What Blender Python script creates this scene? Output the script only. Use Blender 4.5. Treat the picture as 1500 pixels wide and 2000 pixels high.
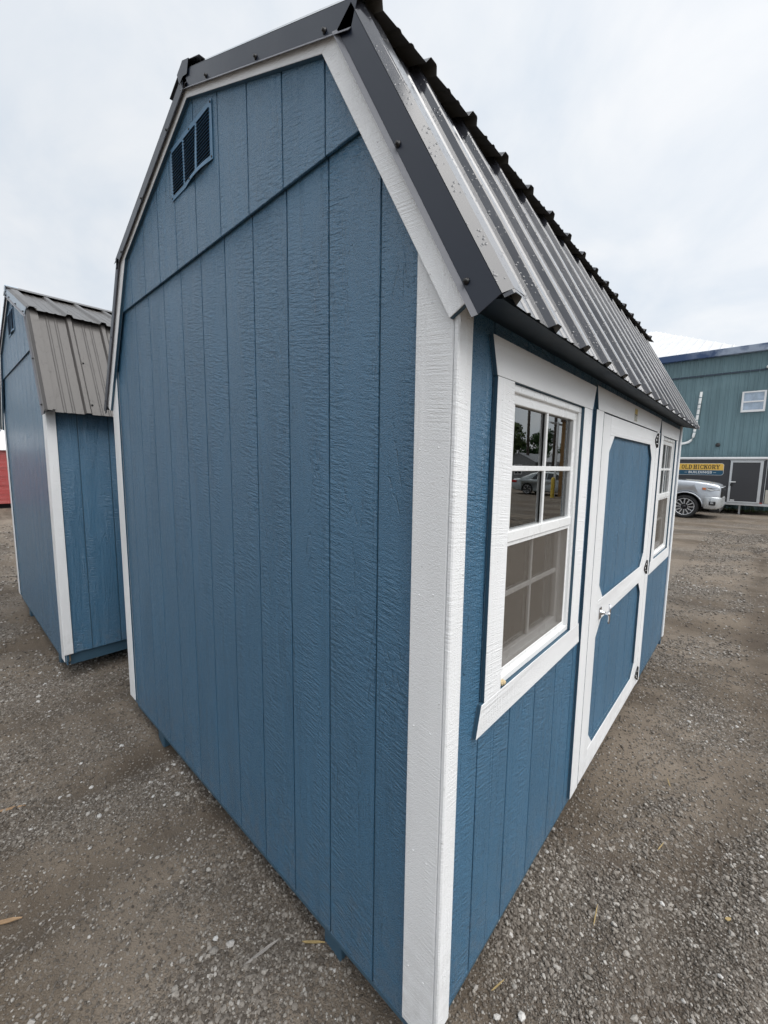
import bpy, bmesh, math, random
import numpy as np
from mathutils import Vector, Matrix
random.seed(7); RNG = np.random.default_rng(11)
for o in list(bpy.data.objects): bpy.data.objects.remove(o, do_unlink=True)
SC = bpy.context.scene
COL = SC.collection

# ------------------------------------------------------------------ camera
CAM = (0.521, -0.808, 1.617)
cd = bpy.data.cameras.new('camera'); cam = bpy.data.objects.new('camera', cd); COL.objects.link(cam)
cd.sensor_fit = 'HORIZONTAL'; cd.sensor_width = 36.0; cd.lens = 19.142
cd.clip_start = 0.05; cd.clip_end = 2000
RT = Vector((0.73909553, 0.67347673, 0.01291880)); UP = Vector((-0.08617971, 0.07552055, 0.99341316)); FW = Vector((-0.66806501, 0.73534056, -0.11385693))
cam.matrix_world = Matrix(((RT.x, UP.x, -FW.x, CAM[0]), (RT.y, UP.y, -FW.y, CAM[1]), (RT.z, UP.z, -FW.z, CAM[2]), (0, 0, 0, 1)))
SC.camera = cam
SC.render.resolution_x = 768; SC.render.resolution_y = 1024
SC.view_settings.view_transform = 'Standard'; SC.view_settings.look = 'None'
SC.cycles.use_adaptive_sampling = True; SC.cycles.adaptive_threshold = 0.02; SC.cycles.max_bounces = 5; SC.cycles.diffuse_bounces = 3; SC.cycles.glossy_bounces = 3; SC.cycles.transparent_max_bounces = 8; SC.cycles.caustics_reflective = False; SC.cycles.caustics_refractive = False
SC.view_settings.exposure = 1.18; SC.view_settings.gamma = 1.0

# ------------------------------------------------------------------ overcast sky and veiled sun
SUN_EL, SUN_AZ = 56.0, 80.0          # azimuth clockwise from +y
sd = Vector((math.sin(math.radians(SUN_AZ)) * math.cos(math.radians(SUN_EL)), math.cos(math.radians(SUN_AZ)) * math.cos(math.radians(SUN_EL)), math.sin(math.radians(SUN_EL))))
W = bpy.data.worlds.new('World'); SC.world = W; W.use_nodes = True
nt = W.node_tree; nt.nodes.clear()
def wn(t, **k):
    n = nt.nodes.new(t)
    for a, b in k.items(): setattr(n, a, b)
    return n
wl = nt.links.new
out = wn('ShaderNodeOutputWorld'); bg = wn('ShaderNodeBackground'); bg.inputs['Strength'].default_value = 0.1
sky = wn('ShaderNodeTexSky', sky_type='NISHITA'); sky.sun_disc = False
sky.sun_elevation = math.radians(SUN_EL); sky.sun_rotation = math.radians(SUN_AZ)
tc = wn('ShaderNodeTexCoord'); sep = wn('ShaderNodeSeparateXYZ'); wl(tc.outputs['Generated'], sep.inputs[0])
zc = wn('ShaderNodeMath', operation='MAXIMUM'); wl(sep.outputs['Z'], zc.inputs[0]); zc.inputs[1].default_value = 0.0
zd = wn('ShaderNodeMath', operation='ADD'); wl(zc.outputs[0], zd.inputs[0]); zd.inputs[1].default_value = 0.45
vd = wn('ShaderNodeVectorMath', operation='DIVIDE'); wl(tc.outputs['Generated'], vd.inputs[0])
cx = wn('ShaderNodeCombineXYZ')
for i in range(3): wl(zd.outputs[0], cx.inputs[i])
wl(cx.outputs[0], vd.inputs[1])
n1 = wn('ShaderNodeTexNoise'); n1.inputs['Scale'].default_value = 2.6; n1.inputs['Detail'].default_value = 7; n1.inputs['Roughness'].default_value = 0.55; n1.inputs['Distortion'].default_value = 0.4
wl(vd.outputs[0], n1.inputs['Vector'])
cr = wn('ShaderNodeValToRGB'); wl(n1.outputs['Fac'], cr.inputs[0])
cr.color_ramp.elements[0].position = 0.33; cr.color_ramp.elements[0].color = (0.79, 0.865, 0.95, 1)
cr.color_ramp.elements[1].position = 0.68; cr.color_ramp.elements[1].color = (1.04, 1.05, 1.06, 1)
# the veil of cloud is a little brighter towards the hidden sun and overhead
dt = wn('ShaderNodeVectorMath', operation='DOT_PRODUCT'); wl(tc.outputs['Generated'], dt.inputs[0]); dt.inputs[1].default_value = sd
mr = wn('ShaderNodeMapRange'); wl(dt.outputs['Value'], mr.inputs[0]); mr.inputs[1].default_value = -0.6; mr.inputs[2].default_value = 1.0; mr.inputs[3].default_value = 3.6; mr.inputs[4].default_value = 4.55
mul = wn('ShaderNodeVectorMath', operation='SCALE'); wl(cr.outputs[0], mul.inputs[0]); wl(mr.outputs[0], mul.inputs['Scale'])
mx = wn('ShaderNodeMix', data_type='RGBA'); mx.inputs[0].default_value = 0.94
wl(sky.outputs[0], mx.inputs[6]); wl(mul.outputs[0], mx.inputs[7]); wl(mx.outputs[2], bg.inputs['Color']); wl(bg.outputs[0], out.inputs[0])
sl = bpy.data.lights.new('sun', 'SUN'); sl.energy = 1.5; sl.angle = math.radians(66); sl.color = (1.0, 0.97, 0.93)
so = bpy.data.objects.new('sun', sl); COL.objects.link(so)
so.rotation_euler = sd.to_track_quat('Z', 'Y').to_euler(); so.location = sd * 60

# ------------------------------------------------------------------ node helpers
class NB:
    def __init__(s, name):
        s.m = bpy.data.materials.new(name); s.m.use_nodes = True
        s.t = s.m.node_tree; s.t.nodes.clear()
        s.out = s.t.nodes.new('ShaderNodeOutputMaterial')
    def n(s, t, **k):
        x = s.t.nodes.new(t)
        for a, b in k.items(): setattr(x, a, b)
        return x
    def l(s, a, b): s.t.links.new(a, b)
    def set(s, sock, v):
        if isinstance(v, bpy.types.NodeSocket): s.l(v, sock)
        else: sock.default_value = v
    def math(s, op, a, b=0.0, c=None, clamp=False):
        x = s.n('ShaderNodeMath', operation=op); x.use_clamp = clamp
        s.set(x.inputs[0], a); s.set(x.inputs[1], b)
        if c is not None: s.set(x.inputs[2], c)
        return x.outputs[0]
    def objco(s):
        return s.n('ShaderNodeTexCoord').outputs['Object']
    def scale(s, v, sc):
        x = s.n('ShaderNodeVectorMath', operation='MULTIPLY'); s.l(v, x.inputs[0]); x.inputs[1].default_value = sc; return x.outputs[0]
    def addv(s, v, w):
        x = s.n('ShaderNodeVectorMath', operation='ADD'); s.l(v, x.inputs[0]); s.set(x.inputs[1], w); return x.outputs[0]
    def noise(s, v, sc, det=4, ro=0.5, di=0.0):
        x = s.n('ShaderNodeTexNoise'); s.l(v, x.inputs['Vector']); x.inputs['Scale'].default_value = sc
        x.inputs['Detail'].default_value = det; x.inputs['Roughness'].default_value = ro; x.inputs['Distortion'].default_value = di
        return x.outputs['Fac']
    def ramp(s, f, *st):
        x = s.n('ShaderNodeValToRGB'); s.l(f, x.inputs[0]); e = x.color_ramp.elements
        while len(e) < len(st): e.new(0.5)
        for i, (p, c) in enumerate(st):
            e[i].position = p; e[i].color = c if len(c) == 4 else (*c, 1)
        return x.outputs[0]
    def mapr(s, f, a, b, c, d):
        x = s.n('ShaderNodeMapRange'); s.set(x.inputs[0], f)
        for i, v in enumerate((a, b, c, d)): x.inputs[i + 1].default_value = v
        return x.outputs[0]
    def mix(s, f, a, b, blend='MIX'):
        x = s.n('ShaderNodeMix', data_type='RGBA'); x.blend_type = blend; s.set(x.inputs[0], f)
        for i, v in ((6, a), (7, b)):
            if isinstance(v, bpy.types.NodeSocket): s.l(v, x.inputs[i])
            else: x.inputs[i].default_value = v if len(v) == 4 else (*v, 1)
        return x.outputs[2]
    def bump(s, h, dist, strength=1.0, normal=None):
        x = s.n('ShaderNodeBump'); s.l(h, x.inputs['Height']); x.inputs['Distance'].default_value = dist; x.inputs['Strength'].default_value = strength
        if normal is not None: s.l(normal, x.inputs['Normal'])
        return x.outputs[0]
    def pbr(s, col, rough=0.5, metal=0.0, normal=None, spec=0.5, coat=0.0, coat_rough=0.1):
        p = s.n('ShaderNodeBsdfPrincipled')
        if isinstance(col, bpy.types.NodeSocket): s.l(col, p.inputs['Base Color'])
        else: p.inputs['Base Color'].default_value = (*col, 1)
        s.set(p.inputs['Roughness'], rough); s.set(p.inputs['Metallic'], metal)
        p.inputs['Specular IOR Level'].default_value = spec
        p.inputs['Coat Weight'].default_value = coat; p.inputs['Coat Roughness'].default_value = coat_rough
        if normal is not None: s.l(normal, p.inputs['Normal'])
        s.l(p.outputs[0], s.out.inputs[0]); s.p = p
        return s.m

def plain(name, col, rough=0.5, metal=0.0, var=0.06, sc=6.0, bump=0.0, spec=0.5, coat=0.0):
    b = NB(name); co = b.objco(); f = b.noise(co, sc, 5, 0.6)
    c = b.mix(b.mapr(f, 0.3, 0.7, 0, 1), tuple(x * (1 - var) for x in col), tuple(min(1, x * (1 + var)) for x in col))
    nm = b.bump(b.noise(co, sc * 14, 3), bump) if bump else None
    return b.pbr(c, b.mapr(f, 0.3, 0.7, max(0.02, rough - 0.06), min(1, rough + 0.06)), metal, nm, spec, coat)

def siding_paint(name, col, along='v', depth=0.0090, rough=0.29, beads=True, trim=False):
    """painted wood-grain strand siding: saw ripples, long grain and scattered cathedral figure, in relief"""
    b = NB(name); co = b.objco()
    sp = b.n('ShaderNodeSeparateXYZ'); b.l(co, sp.inputs[0])
    u = b.math('ADD', sp.outputs[0], sp.outputs[1]); v = sp.outputs[2]
    if along == 'h': u, v = v, u
    rnd = b.n('ShaderNodeObjectInfo').outputs['Random']
    off = b.math('MULTIPLY', rnd, 37.0)
    def uv(su, sv):
        c = b.n('ShaderNodeCombineXYZ'); b.l(b.math('MULTIPLY', u, su), c.inputs[0]); b.l(b.math('MULTIPLY', v, sv), c.inputs[1]); b.l(off, c.inputs[2]); return c.outputs[0]
    grain = b.noise(uv(190, 7), 1.0, 2, 0.6, 0.3)                   # long vertical fibres
    m1 = b.mapr(b.noise(uv(17, 1.1), 1.0, 2, 0.5), 0.50, 0.60, 0.12, 1)
    # saw ripples: short ledges across the board, slightly tilted
    c2 = b.n('ShaderNodeCombineXYZ'); b.l(b.math('MULTIPLY', u, 7 if trim else 26), c2.inputs[0]); b.l(b.math('ADD', b.math('MULTIPLY', v, 210 if trim else 118), b.math('MULTIPLY', u, 22)), c2.inputs[1]); b.l(off, c2.inputs[2])
    rip = b.noise(c2.outputs[0], 1.0, 2, 0.55, 0.25)
    m2 = b.mapr(b.noise(uv(9, 1.7), 1.0, 2, 0.5), 0.40, 0.56, 0.1, 1)
    fine = b.noise(uv(330, 300), 1.0, 1, 0.6)
    h = b.math('MULTIPLY', b.math('MULTIPLY', grain, m1), 0.55)
    h = b.math('ADD', h, b.math('MULTIPLY', b.math('MULTIPLY', rip, m2), 0.55 if trim else 0.80))
    if not trim:
        # cathedral figure: broken contour steps of a slow stretched noise
        sl = b.noise(uv(9, 1.2), 1.0, 2, 0.4, 0.3)
        con = b.math('PINGPONG', b.math('MULTIPLY', sl, 13.0), 0.5)
        con = b.math('POWER', b.math('MULTIPLY', con, 2.0), 7.0)
        m3 = b.mapr(b.noise(uv(5, 0.9), 3.1, 1), 0.54, 0.62, 0, 1)
        con = b.math('MULTIPLY', con, b.mapr(b.noise(uv(120, 60), 1.0, 1), 0.40, 0.55, 0, 1))
        h = b.math('ADD', h, b.math('MULTIPLY', b.math('MULTIPLY', con, m3), -0.40))
    h = b.math('ADD', h, b.math('MULTIPLY', fine, 0.34))
    nm = b.bump(h, depth, 1.0)
    if beads:
        vo = b.n('ShaderNodeTexVoronoi'); b.l(uv(70, 62), vo.inputs['Vector']); vo.inputs['Scale'].default_value = 1.0
        dot = b.math('MULTIPLY', b.mapr(vo.outputs['Distance'], 0.05, 0.16, 1, 0), b.mapr(b.noise(uv(60, 50), 0.9, 1), 0.60, 0.66, 0, 1))
        nm = b.bump(dot, 0.0018, 1.0, nm)
    tone = b.noise(uv(5, 1.2), 1.0, 3)
    c = b.mix(b.mapr(tone, 0.3, 0.7, 0, 1), tuple(x * 0.93 for x in col), tuple(min(1, x * 1.06) for x in col))
    c = b.mix(b.mapr(rnd, 0, 1, 0, 0.10), c, tuple(x * 0.85 for x in col))
    # rain-splashed dust low on the boards
    sp_ = b.math('MULTIPLY', b.mapr(sp.outputs[2], 0.05, 0.42, 1, 0), b.mapr(b.noise(uv(26, 22), 1.0, 3, 0.6), 0.42, 0.66, 0, 0.20))
    c = b.mix(sp_, c, (0.20, 0.17, 0.135))
    return b.pbr(c, b.mapr(fine, 0.3, 0.7, rough - 0.06, rough + 0.1), 0, nm, 0.5 if trim else 0.8)

BLUE_C = (0.050, 0.143, 0.243)
WHITE_C = (0.83, 0.84, 0.85)
BLUE = siding_paint('blue_siding_paint', BLUE_C)
BLUE_EDGE = plain('blue_edge_paint', (0.040, 0.090, 0.135), 0.5, var=0.05)
WHITE = siding_paint('white_trim_paint', WHITE_C, 'v', 0.0046, 0.40, trim=True)
WHITE_H = siding_paint('white_trim_paint_level', WHITE_C, 'h', 0.0042, 0.40, trim=True)
WHITE_F0 = plain('nail_paint', (0.80, 0.81, 0.82), 0.4, var=0.03)
VINYL = plain('white_vinyl', (0.82, 0.83, 0.83), 0.28, var=0.02)
RED = siding_paint('red_siding_paint', (0.30, 0.035, 0.032), 'h')
WOOD = plain('bare_pine', (0.42, 0.29, 0.17), 0.75, var=0.22, sc=9)
PLY = plain('plywood_inside', (0.34, 0.25, 0.16), 0.8, var=0.2, sc=5)
BLACK = plain('black_hardware', (0.012, 0.012, 0.013), 0.4, var=0.1)
CHROME = plain('chrome', (0.72, 0.73, 0.75), 0.12, 1.0, var=0.03)
DARK = plain('dark_void', (0.01, 0.011, 0.014), 0.8)

def roof_paint(name, col, rough=0.24, spec=0.7, coat=0.5):
    b = NB(name); co = b.objco()
    vo = b.n('ShaderNodeTexVoronoi'); b.l(co, vo.inputs['Vector']); vo.inputs['Scale'].default_value = 85
    dr = b.math('MULTIPLY', b.mapr(vo.outputs['Distance'], 0.06, 0.30, 1, 0), b.mapr(b.noise(co, 26, 2), 0.47, 0.57, 0, 1))
    nm = b.bump(dr, 0.0018, 0.8)
    nm2 = b.bump(b.noise(co, 2.4, 1), 0.003, 0.4, nm)
    f = b.noise(co, 5, 4)
    c = b.mix(b.mapr(f, 0.3, 0.7, 0, 1), tuple(x * 0.9 for x in col), tuple(x * 1.12 for x in col))
    return b.pbr(c, b.mapr(f, 0.3, 0.7, rough - 0.04, rough + 0.06), 0.0, nm2, spec, coat, 0.10)
ROOF_CH = roof_paint('charcoal_roof_metal', (0.031, 0.033, 0.041), 0.14)
ROOF_BR = roof_paint('bronze_roof_metal', (0.068, 0.063, 0.060), 0.36, 0.4, 0.1)
SOFFIT = plain('shaded_soffit', (0.010, 0.022, 0.034), 0.6)  # navy darkened so the colour itself carries the shade under the eave
FLASH_CH = plain('charcoal_flashing', (0.009, 0.015, 0.030), 0.40, var=0.04, sc=3, coat=0.1)
LIP = plain('flashing_hem', (0.15, 0.155, 0.175), 0.45, var=0.03)
FLASH_BR = plain('bronze_flashing', (0.115, 0.10, 0.092), 0.4, var=0.04, sc=3)
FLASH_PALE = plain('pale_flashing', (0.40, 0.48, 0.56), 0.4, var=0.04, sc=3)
ROOF_BACK = plain('roof_back_coat', (0.16, 0.155, 0.14), 0.6)
ROOF_UNDER = plain('roof_underside', (0.05, 0.05, 0.048), 0.7)

def glass_mat(name, tint=(0.88, 0.92, 0.92), ior=3.0):
    b = NB(name); fr = b.n('ShaderNodeFresnel'); fr.inputs['IOR'].default_value = ior
    t = b.n('ShaderNodeBsdfTransparent'); t.inputs[0].default_value = (*tint, 1)
    g = b.n('ShaderNodeBsdfGlossy'); g.inputs['Roughness'].default_value = 0.0; g.inputs[0].default_value = (0.95, 0.97, 0.97, 1)
    co = b.objco(); nm = b.bump(b.noise(co, 2.2, 1), 0.0010, 0.5); b.l(nm, g.inputs['Normal'])
    m = b.n('ShaderNodeMixShader'); b.l(fr.outputs[0], m.inputs[0]); b.l(t.outputs[0], m.inputs[1]); b.l(g.outputs[0], m.inputs[2]); b.l(m.outputs[0], b.out.inputs[0])
    return b.m
GLASS = glass_mat('window_glass')
def screen_mat():
    b = NB('insect_screen'); t = b.n('ShaderNodeBsdfTransparent'); t.inputs[0].default_value = (0.97, 0.97, 0.97, 1)
    d = b.n('ShaderNodeBsdfDiffuse'); d.inputs[0].default_value = (0.19, 0.168, 0.145, 1)
    co = b.objco(); w = b.noise(co, 900, 1)
    m = b.n('ShaderNodeMixShader'); b.l(b.mapr(w, 0.3, 0.7, 0.30, 0.42), m.inputs[0]); b.l(t.outputs[0], m.inputs[1]); b.l(d.outputs[0], m.inputs[2]); b.l(m.outputs[0], b.out.inputs[0])
    return b.m
SCREEN = screen_mat()

# ------------------------------------------------------------------ mesh helpers
def tag(o, label=None, cat=None, group=None, kind=None):
    if label: o['label'] = label
    if cat: o['category'] = cat
    if group: o['group'] = group
    if kind: o['kind'] = kind
    return o
def empty(name, loc=(0, 0, 0), rz=0.0):
    o = bpy.data.objects.new(name, None); COL.objects.link(o); o.location = loc; o.rotation_euler = (0, 0, rz); o.empty_display_size = 0.2
    return o
def link(name, me, mat, parent=None, loc=None):
    o = bpy.data.objects.new(name, me); COL.objects.link(o)
    ms = mat if isinstance(mat, (list, tuple)) else [mat]
    if not me.materials:
        for m in ms: me.materials.append(m)
    if parent: o.parent = parent
    if loc: o.location = loc
    return o
class MB:
    def __init__(s): s.bm = bmesh.new()
    def poly(s, vs, faces, mi=0):
        v = [s.bm.verts.new(p) for p in vs]; out = []
        for f in faces:
            try:
                fc = s.bm.faces.new([v[i] for i in f]); fc.material_index = mi; out.append(fc)
            except ValueError: pass
        return v, out
    def padd(s, vs, faces, mi=0):
        s.poly(vs, faces, mi); return s
    def box(s, x0, x1, y0, y1, z0, z1, mi=0, bev=0.0, seg=1):
        v, f = s.poly([(x0, y0, z0), (x1, y0, z0), (x1, y1, z0), (x0, y1, z0), (x0, y0, z1), (x1, y0, z1), (x1, y1, z1), (x0, y1, z1)],
                      [(0, 3, 2, 1), (4, 5, 6, 7), (0, 1, 5, 4), (1, 2, 6, 5), (2, 3, 7, 6), (3, 0, 4, 7)], mi)
        if bev: bmesh.ops.bevel(s.bm, geom=list({e for q in v for e in q.link_edges}), offset=bev, segments=seg, affect='EDGES', profile=0.6)
        return s
    def prism(s, pts, f3a, f3b, mi=0, bev=0.0):
        """pts: 2-D outline; f3a/f3b map (a,b) to the two end planes"""
        n = len(pts); vs = [f3a(*p) for p in pts] + [f3b(*p) for p in pts]
        fs = [tuple(range(n)), tuple(range(2 * n - 1, n - 1, -1))] + [(i, i + n, (i + 1) % n + n, (i + 1) % n) for i in range(n)]
        v, f = s.poly(vs, fs, mi)
        bmesh.ops.recalc_face_normals(s.bm, faces=f)
        if bev: bmesh.ops.bevel(s.bm, geom=list({e for q in v for e in q.link_edges}), offset=bev, segments=1, affect='EDGES')
        return s
    def tube(s, pts, r, n=8, mi=0, r1=None):
        rings = []; P = [Vector(p) for p in pts]
        for i, p in enumerate(P):
            d = (P[min(i + 1, len(P) - 1)] - P[max(i - 1, 0)]).normalized()
            a = d.cross(Vector((0, 0, 1)) if abs(d.z) < 0.9 else Vector((1, 0, 0))).normalized(); c = d.cross(a)
            rr = r if r1 is None else r + (r1 - r) * i / (len(P) - 1)
            rings.append([s.bm.verts.new(p + (a * math.cos(t) + c * math.sin(t)) * rr) for t in (2 * math.pi * k / n for k in range(n))])
        for a, c in zip(rings, rings[1:]):
            for k in range(n):
                f = s.bm.faces.new((a[k], a[(k + 1) % n], c[(k + 1) % n], c[k])); f.material_index = mi; f.smooth = True
        for rg in (rings[0][::-1], rings[-1]):
            f = s.bm.faces.new(rg); f.material_index = mi
        return s
    def lathe(s, prof, cen, ax='y', n=32, mi=0):
        rings = []
        for r, h in prof:
            ring = []
            for k in range(n):
                t = 2 * math.pi * k / n; c, q = r * math.cos(t), r * math.sin(t)
                p = (c, h, q) if ax == 'y' else ((c, q, h) if ax == 'z' else (h, c, q))
                ring.append(s.bm.verts.new(Vector(cen) + Vector(p)))
            rings.append(ring)
        for a, c in zip(rings, rings[1:]):
            for k in range(n):
                f = s.bm.faces.new((a[k], a[(k + 1) % n], c[(k + 1) % n], c[k])); f.smooth = True; f.material_index = mi
        return s
    def loft(s, secs, cap=True, smooth=True, mi=0):
        R = [[s.bm.verts.new(p) for p in q] for q in secs]; n = len(R[0])
        for a, c in zip(R, R[1:]):
            for k in range(n):
                f = s.bm.faces.new((a[k], a[(k + 1) % n], c[(k + 1) % n], c[k])); f.smooth = smooth; f.material_index = mi
        if cap:
            for q in (R[0][::-1], R[-1]):
                f = s.bm.faces.new(q); f.material_index = mi
        return s
    def mesh(s, name='mesh', fix=False):
        if fix: bmesh.ops.recalc_face_normals(s.bm, faces=s.bm.faces[:])
        me = bpy.data.meshes.new(name); s.bm.to_mesh(me); s.bm.free(); return me
    def build(s, name, mat, parent=None, fix=False, loc=None): return link(name, s.mesh(name, fix), mat, parent, loc)

def vnoise(x, y, seed, per=64):
    r = np.random.default_rng(seed).random((per, per)); xi = np.floor(x).astype(int); yi = np.floor(y).astype(int)
    fx = x - xi; fy = y - yi; fx = fx * fx * (3 - 2 * fx); fy = fy * fy * (3 - 2 * fy)
    g = lambda a, b: r[a % per, b % per]
    return (g(xi, yi) * (1 - fx) + g(xi + 1, yi) * fx) * (1 - fy) + (g(xi, yi + 1) * (1 - fx) + g(xi + 1, yi + 1) * fx) * fy
def fbm(x, y, seed, o=4):
    s = 0; a = 0.5; t = 0
    for i in range(o):
        s = s + a * vnoise(x * 2 ** i + 17.3 * i, y * 2 ** i - 9.1 * i, seed + i); t += a; a *= 0.5
    return s / t

# ------------------------------------------------------------------ ground
GZ = -0.115
RUTS = ((-1.32, 0.10, 0.030, -9, 0.6), (-1.98, 0.09, 0.034, -9, 1.2), (-2.85, 0.12, 0.040, -9, 9), (-4.55, 0.13, 0.050, -9, 0.1), (0.62, 0.10, 0.024, -3, 12), (1.95, 0.13, 0.030, -3, 16), (-6.6, 0.16, 0.05, -9, 9))
RY = np.linspace(-12, 20, 1600); RC = [(x0 + (fbm(RY * 0.45 + 3.7 * i, RY * 0 + i, 90 + i) - 0.5) * 0.55, np.clip(fbm(RY * 1.1 + i * 7, RY * 0 + 2, 70 + i) * 2.0 - 0.35, 0.1, 1) * np.clip((RY - ya) * 2, 0, 1) * np.clip((yb - RY) * 2, 0, 1)) for i, (x0, w, dp, ya, yb) in enumerate(RUTS)]
def rut_shape(x, y, damp=False):                                           # wheel ruts along the sheds: a trough with pushed-up edges
    o = np.zeros(np.broadcast(x, y).shape)
    for i, (x0, w, dp, ya, yb) in enumerate(RUTS):
        xc = np.interp(y, RY, RC[i][0]); q = (x - xc) / w; k = np.interp(y, RY, RC[i][1], left=0, right=0)
        if damp: o = np.maximum(o, np.exp(-(q * 0.75) ** 2) * k)
        else: o = o + dp * k * (-np.exp(-q ** 2) + 0.55 * np.exp(-((np.abs(q) - 1.7) / 0.6) ** 2))
    return o
def ground_z(x, y):
    x = np.asarray(x, float); y = np.asarray(y, float)
    a = (fbm(x * 0.9, y * 0.9, 3) - 0.5) * 0.05
    u = x * 0.55 + y * 0.83; v = -x * 0.83 + y * 0.55                     # wheel ruts running diagonally past the sheds
    b = (fbm(u * 0.5, v * 2.6, 21) - 0.5) * 0.085
    c = (fbm(x * 7, y * 7, 33) - 0.5) * 0.022
    t = rut_shape(x, y); e = (fbm(x * 3.1, y * 1.2, 81) - 0.5) * 0.02
    far = np.clip((np.hypot(x, y) - 30) / 40, 0, 1)
    return GZ + (a + b + c + t + e) * (1 - far) - 0.004
def dirt_mask(x, y):                                                       # 1 = bare fine dirt, 0 = loose stone
    u = x * 0.55 + y * 0.83; v = -x * 0.83 + y * 0.55
    m = fbm(u * 0.8 + 5, v * 2.0, 51) * 0.6 + fbm(x * 1.6, y * 1.6 + 3, 61) * 0.4
    m = m + 0.16 * rut_shape(x, y, True); t = np.clip((m - 0.40) / 0.26, 0, 1); return t * t * (3 - 2 * t)
def axis(lo, hi, c0, c1, fine):
    a = list(np.arange(c0, c1, fine)); s = fine; p = c1
    while p < hi: a.append(p); s *= 1.14; p += s
    a.append(hi); s = fine; p = c0 - fine; b = []
    while p > lo: b.append(p); s *= 1.14; p -= s
    b.append(lo); return np.array(b[::-1] + a)
ax = axis(-500, 500, -6.5, 4.5, 0.045); ay = axis(-400, 600, -1.7, 14.0, 0.05)
X, Y = np.meshgrid(ax, ay); Z = ground_z(X, Y)
nx, ny = len(ax), len(ay)
idx = np.arange(nx * ny).reshape(ny, nx)
quads = np.stack([idx[:-1, :-1], idx[:-1, 1:], idx[1:, 1:], idx[1:, :-1]], -1).reshape(-1, 4)
me = bpy.data.meshes.new('ground'); me.vertices.add(nx * ny); me.vertices.foreach_set('co', np.stack([X, Y, Z], -1).ravel())
me.loops.add(len(quads) * 4); me.loops.foreach_set('vertex_index', quads.ravel()); me.polygons.add(len(quads))
me.polygons.foreach_set('loop_start', np.arange(0, len(quads) * 4, 4)); me.polygons.foreach_set('use_smooth', np.ones(len(quads), bool)); me.update(); me.validate()
ad = me.attributes.new('damp', 'FLOAT', 'POINT'); ad.data.foreach_set('value', rut_shape(X, Y, True).ravel())
at = me.attributes.new('dirt', 'FLOAT', 'POINT'); at.data.foreach_set('value', dirt_mask(X, Y).ravel())

b = NB('gravel_yard'); co = b.objco()
dm = b.n('ShaderNodeAttribute'); dm.attribute_name = 'dirt'
big = b.noise(co, 0.35, 4, 0.55); mid = b.noise(co, 2.2, 5, 0.6); fn = b.noise(co, 160, 3, 0.6)
def vor(sc):
    v = b.n('ShaderNodeTexVoronoi'); b.l(co, v.inputs['Vector']); v.inputs['Scale'].default_value = sc; return v
v1 = vor(150); v2 = vor(58)
dirtc = b.mix(b.mapr(mid, 0.3, 0.7, 0, 1), (0.080, 0.060, 0.042), (0.158, 0.124, 0.090))
dirtc = b.mix(b.mapr(fn, 0.35, 0.65, 0.0, 0.5), dirtc, (0.058, 0.046, 0.035))
def peb(v):
    s_ = b.n('ShaderNodeSeparateColor'); b.l(v.outputs['Color'], s_.inputs[0])
    return b.ramp(s_.outputs[0], (0.0, (0.070, 0.058, 0.047)), (0.45, (0.135, 0.116, 0.097)), (0.80, (0.205, 0.182, 0.156)), (0.93, (0.29, 0.265, 0.235)), (0.985, (0.50, 0.48, 0.45)))
stone = b.mix(b.mapr(b.noise(co, 1.3, 3), 0.42, 0.62, 0, 0.75), peb(v1), peb(v2))
edge = b.mapr(v1.outputs['Distance'], 0.0, 0.6, 1.0, 0.0)
f = b.math('MULTIPLY', dm.outputs['Fac'], b.mapr(fn, 0.3, 0.6, 0.7, 1.0))
colr = b.mix(b.mapr(f, 0, 1, 0.25, 0.95), stone, dirtc)
# wheel-worn streaks running across the yard
stk = b.noise(b.scale(co, (0.10, 0.55, 1.0)), 1.6, 5, 0.6, 0.4)
colr = b.mix(b.mapr(stk, 0.45, 0.62, 0.0, 0.55), colr, (0.275, 0.230, 0.184))
colr = b.mix(b.mapr(b.noise(b.scale(co, (0.16, 0.7, 1.0)), 2.3, 4, 0.6), 0.54, 0.66, 0.0, 0.5), colr, (0.066, 0.051, 0.039))
dp_ = b.n('ShaderNodeAttribute'); dp_.attribute_name = 'damp'
colr = b.mix(b.math('MULTIPLY', dp_.outputs['Fac'], b.mapr(mid, 0.3, 0.6, 0.35, 0.8)), colr, (0.048, 0.036, 0.026))
hh = b.math('ADD', b.math('MULTIPLY', edge, b.mapr(dm.outputs['Fac'], 0, 1, 1.0, 0.3)), b.math('MULTIPLY', fn, 0.5))
GROUND_M = b.pbr(colr, 0.85, 0, b.bump(hh, 0.006, 1.0), 0.25)
ground = link('ground', me, GROUND_M); tag(ground, 'wide yard of grey gravel and brown dirt with faint ruts', 'ground', kind='structure')

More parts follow.
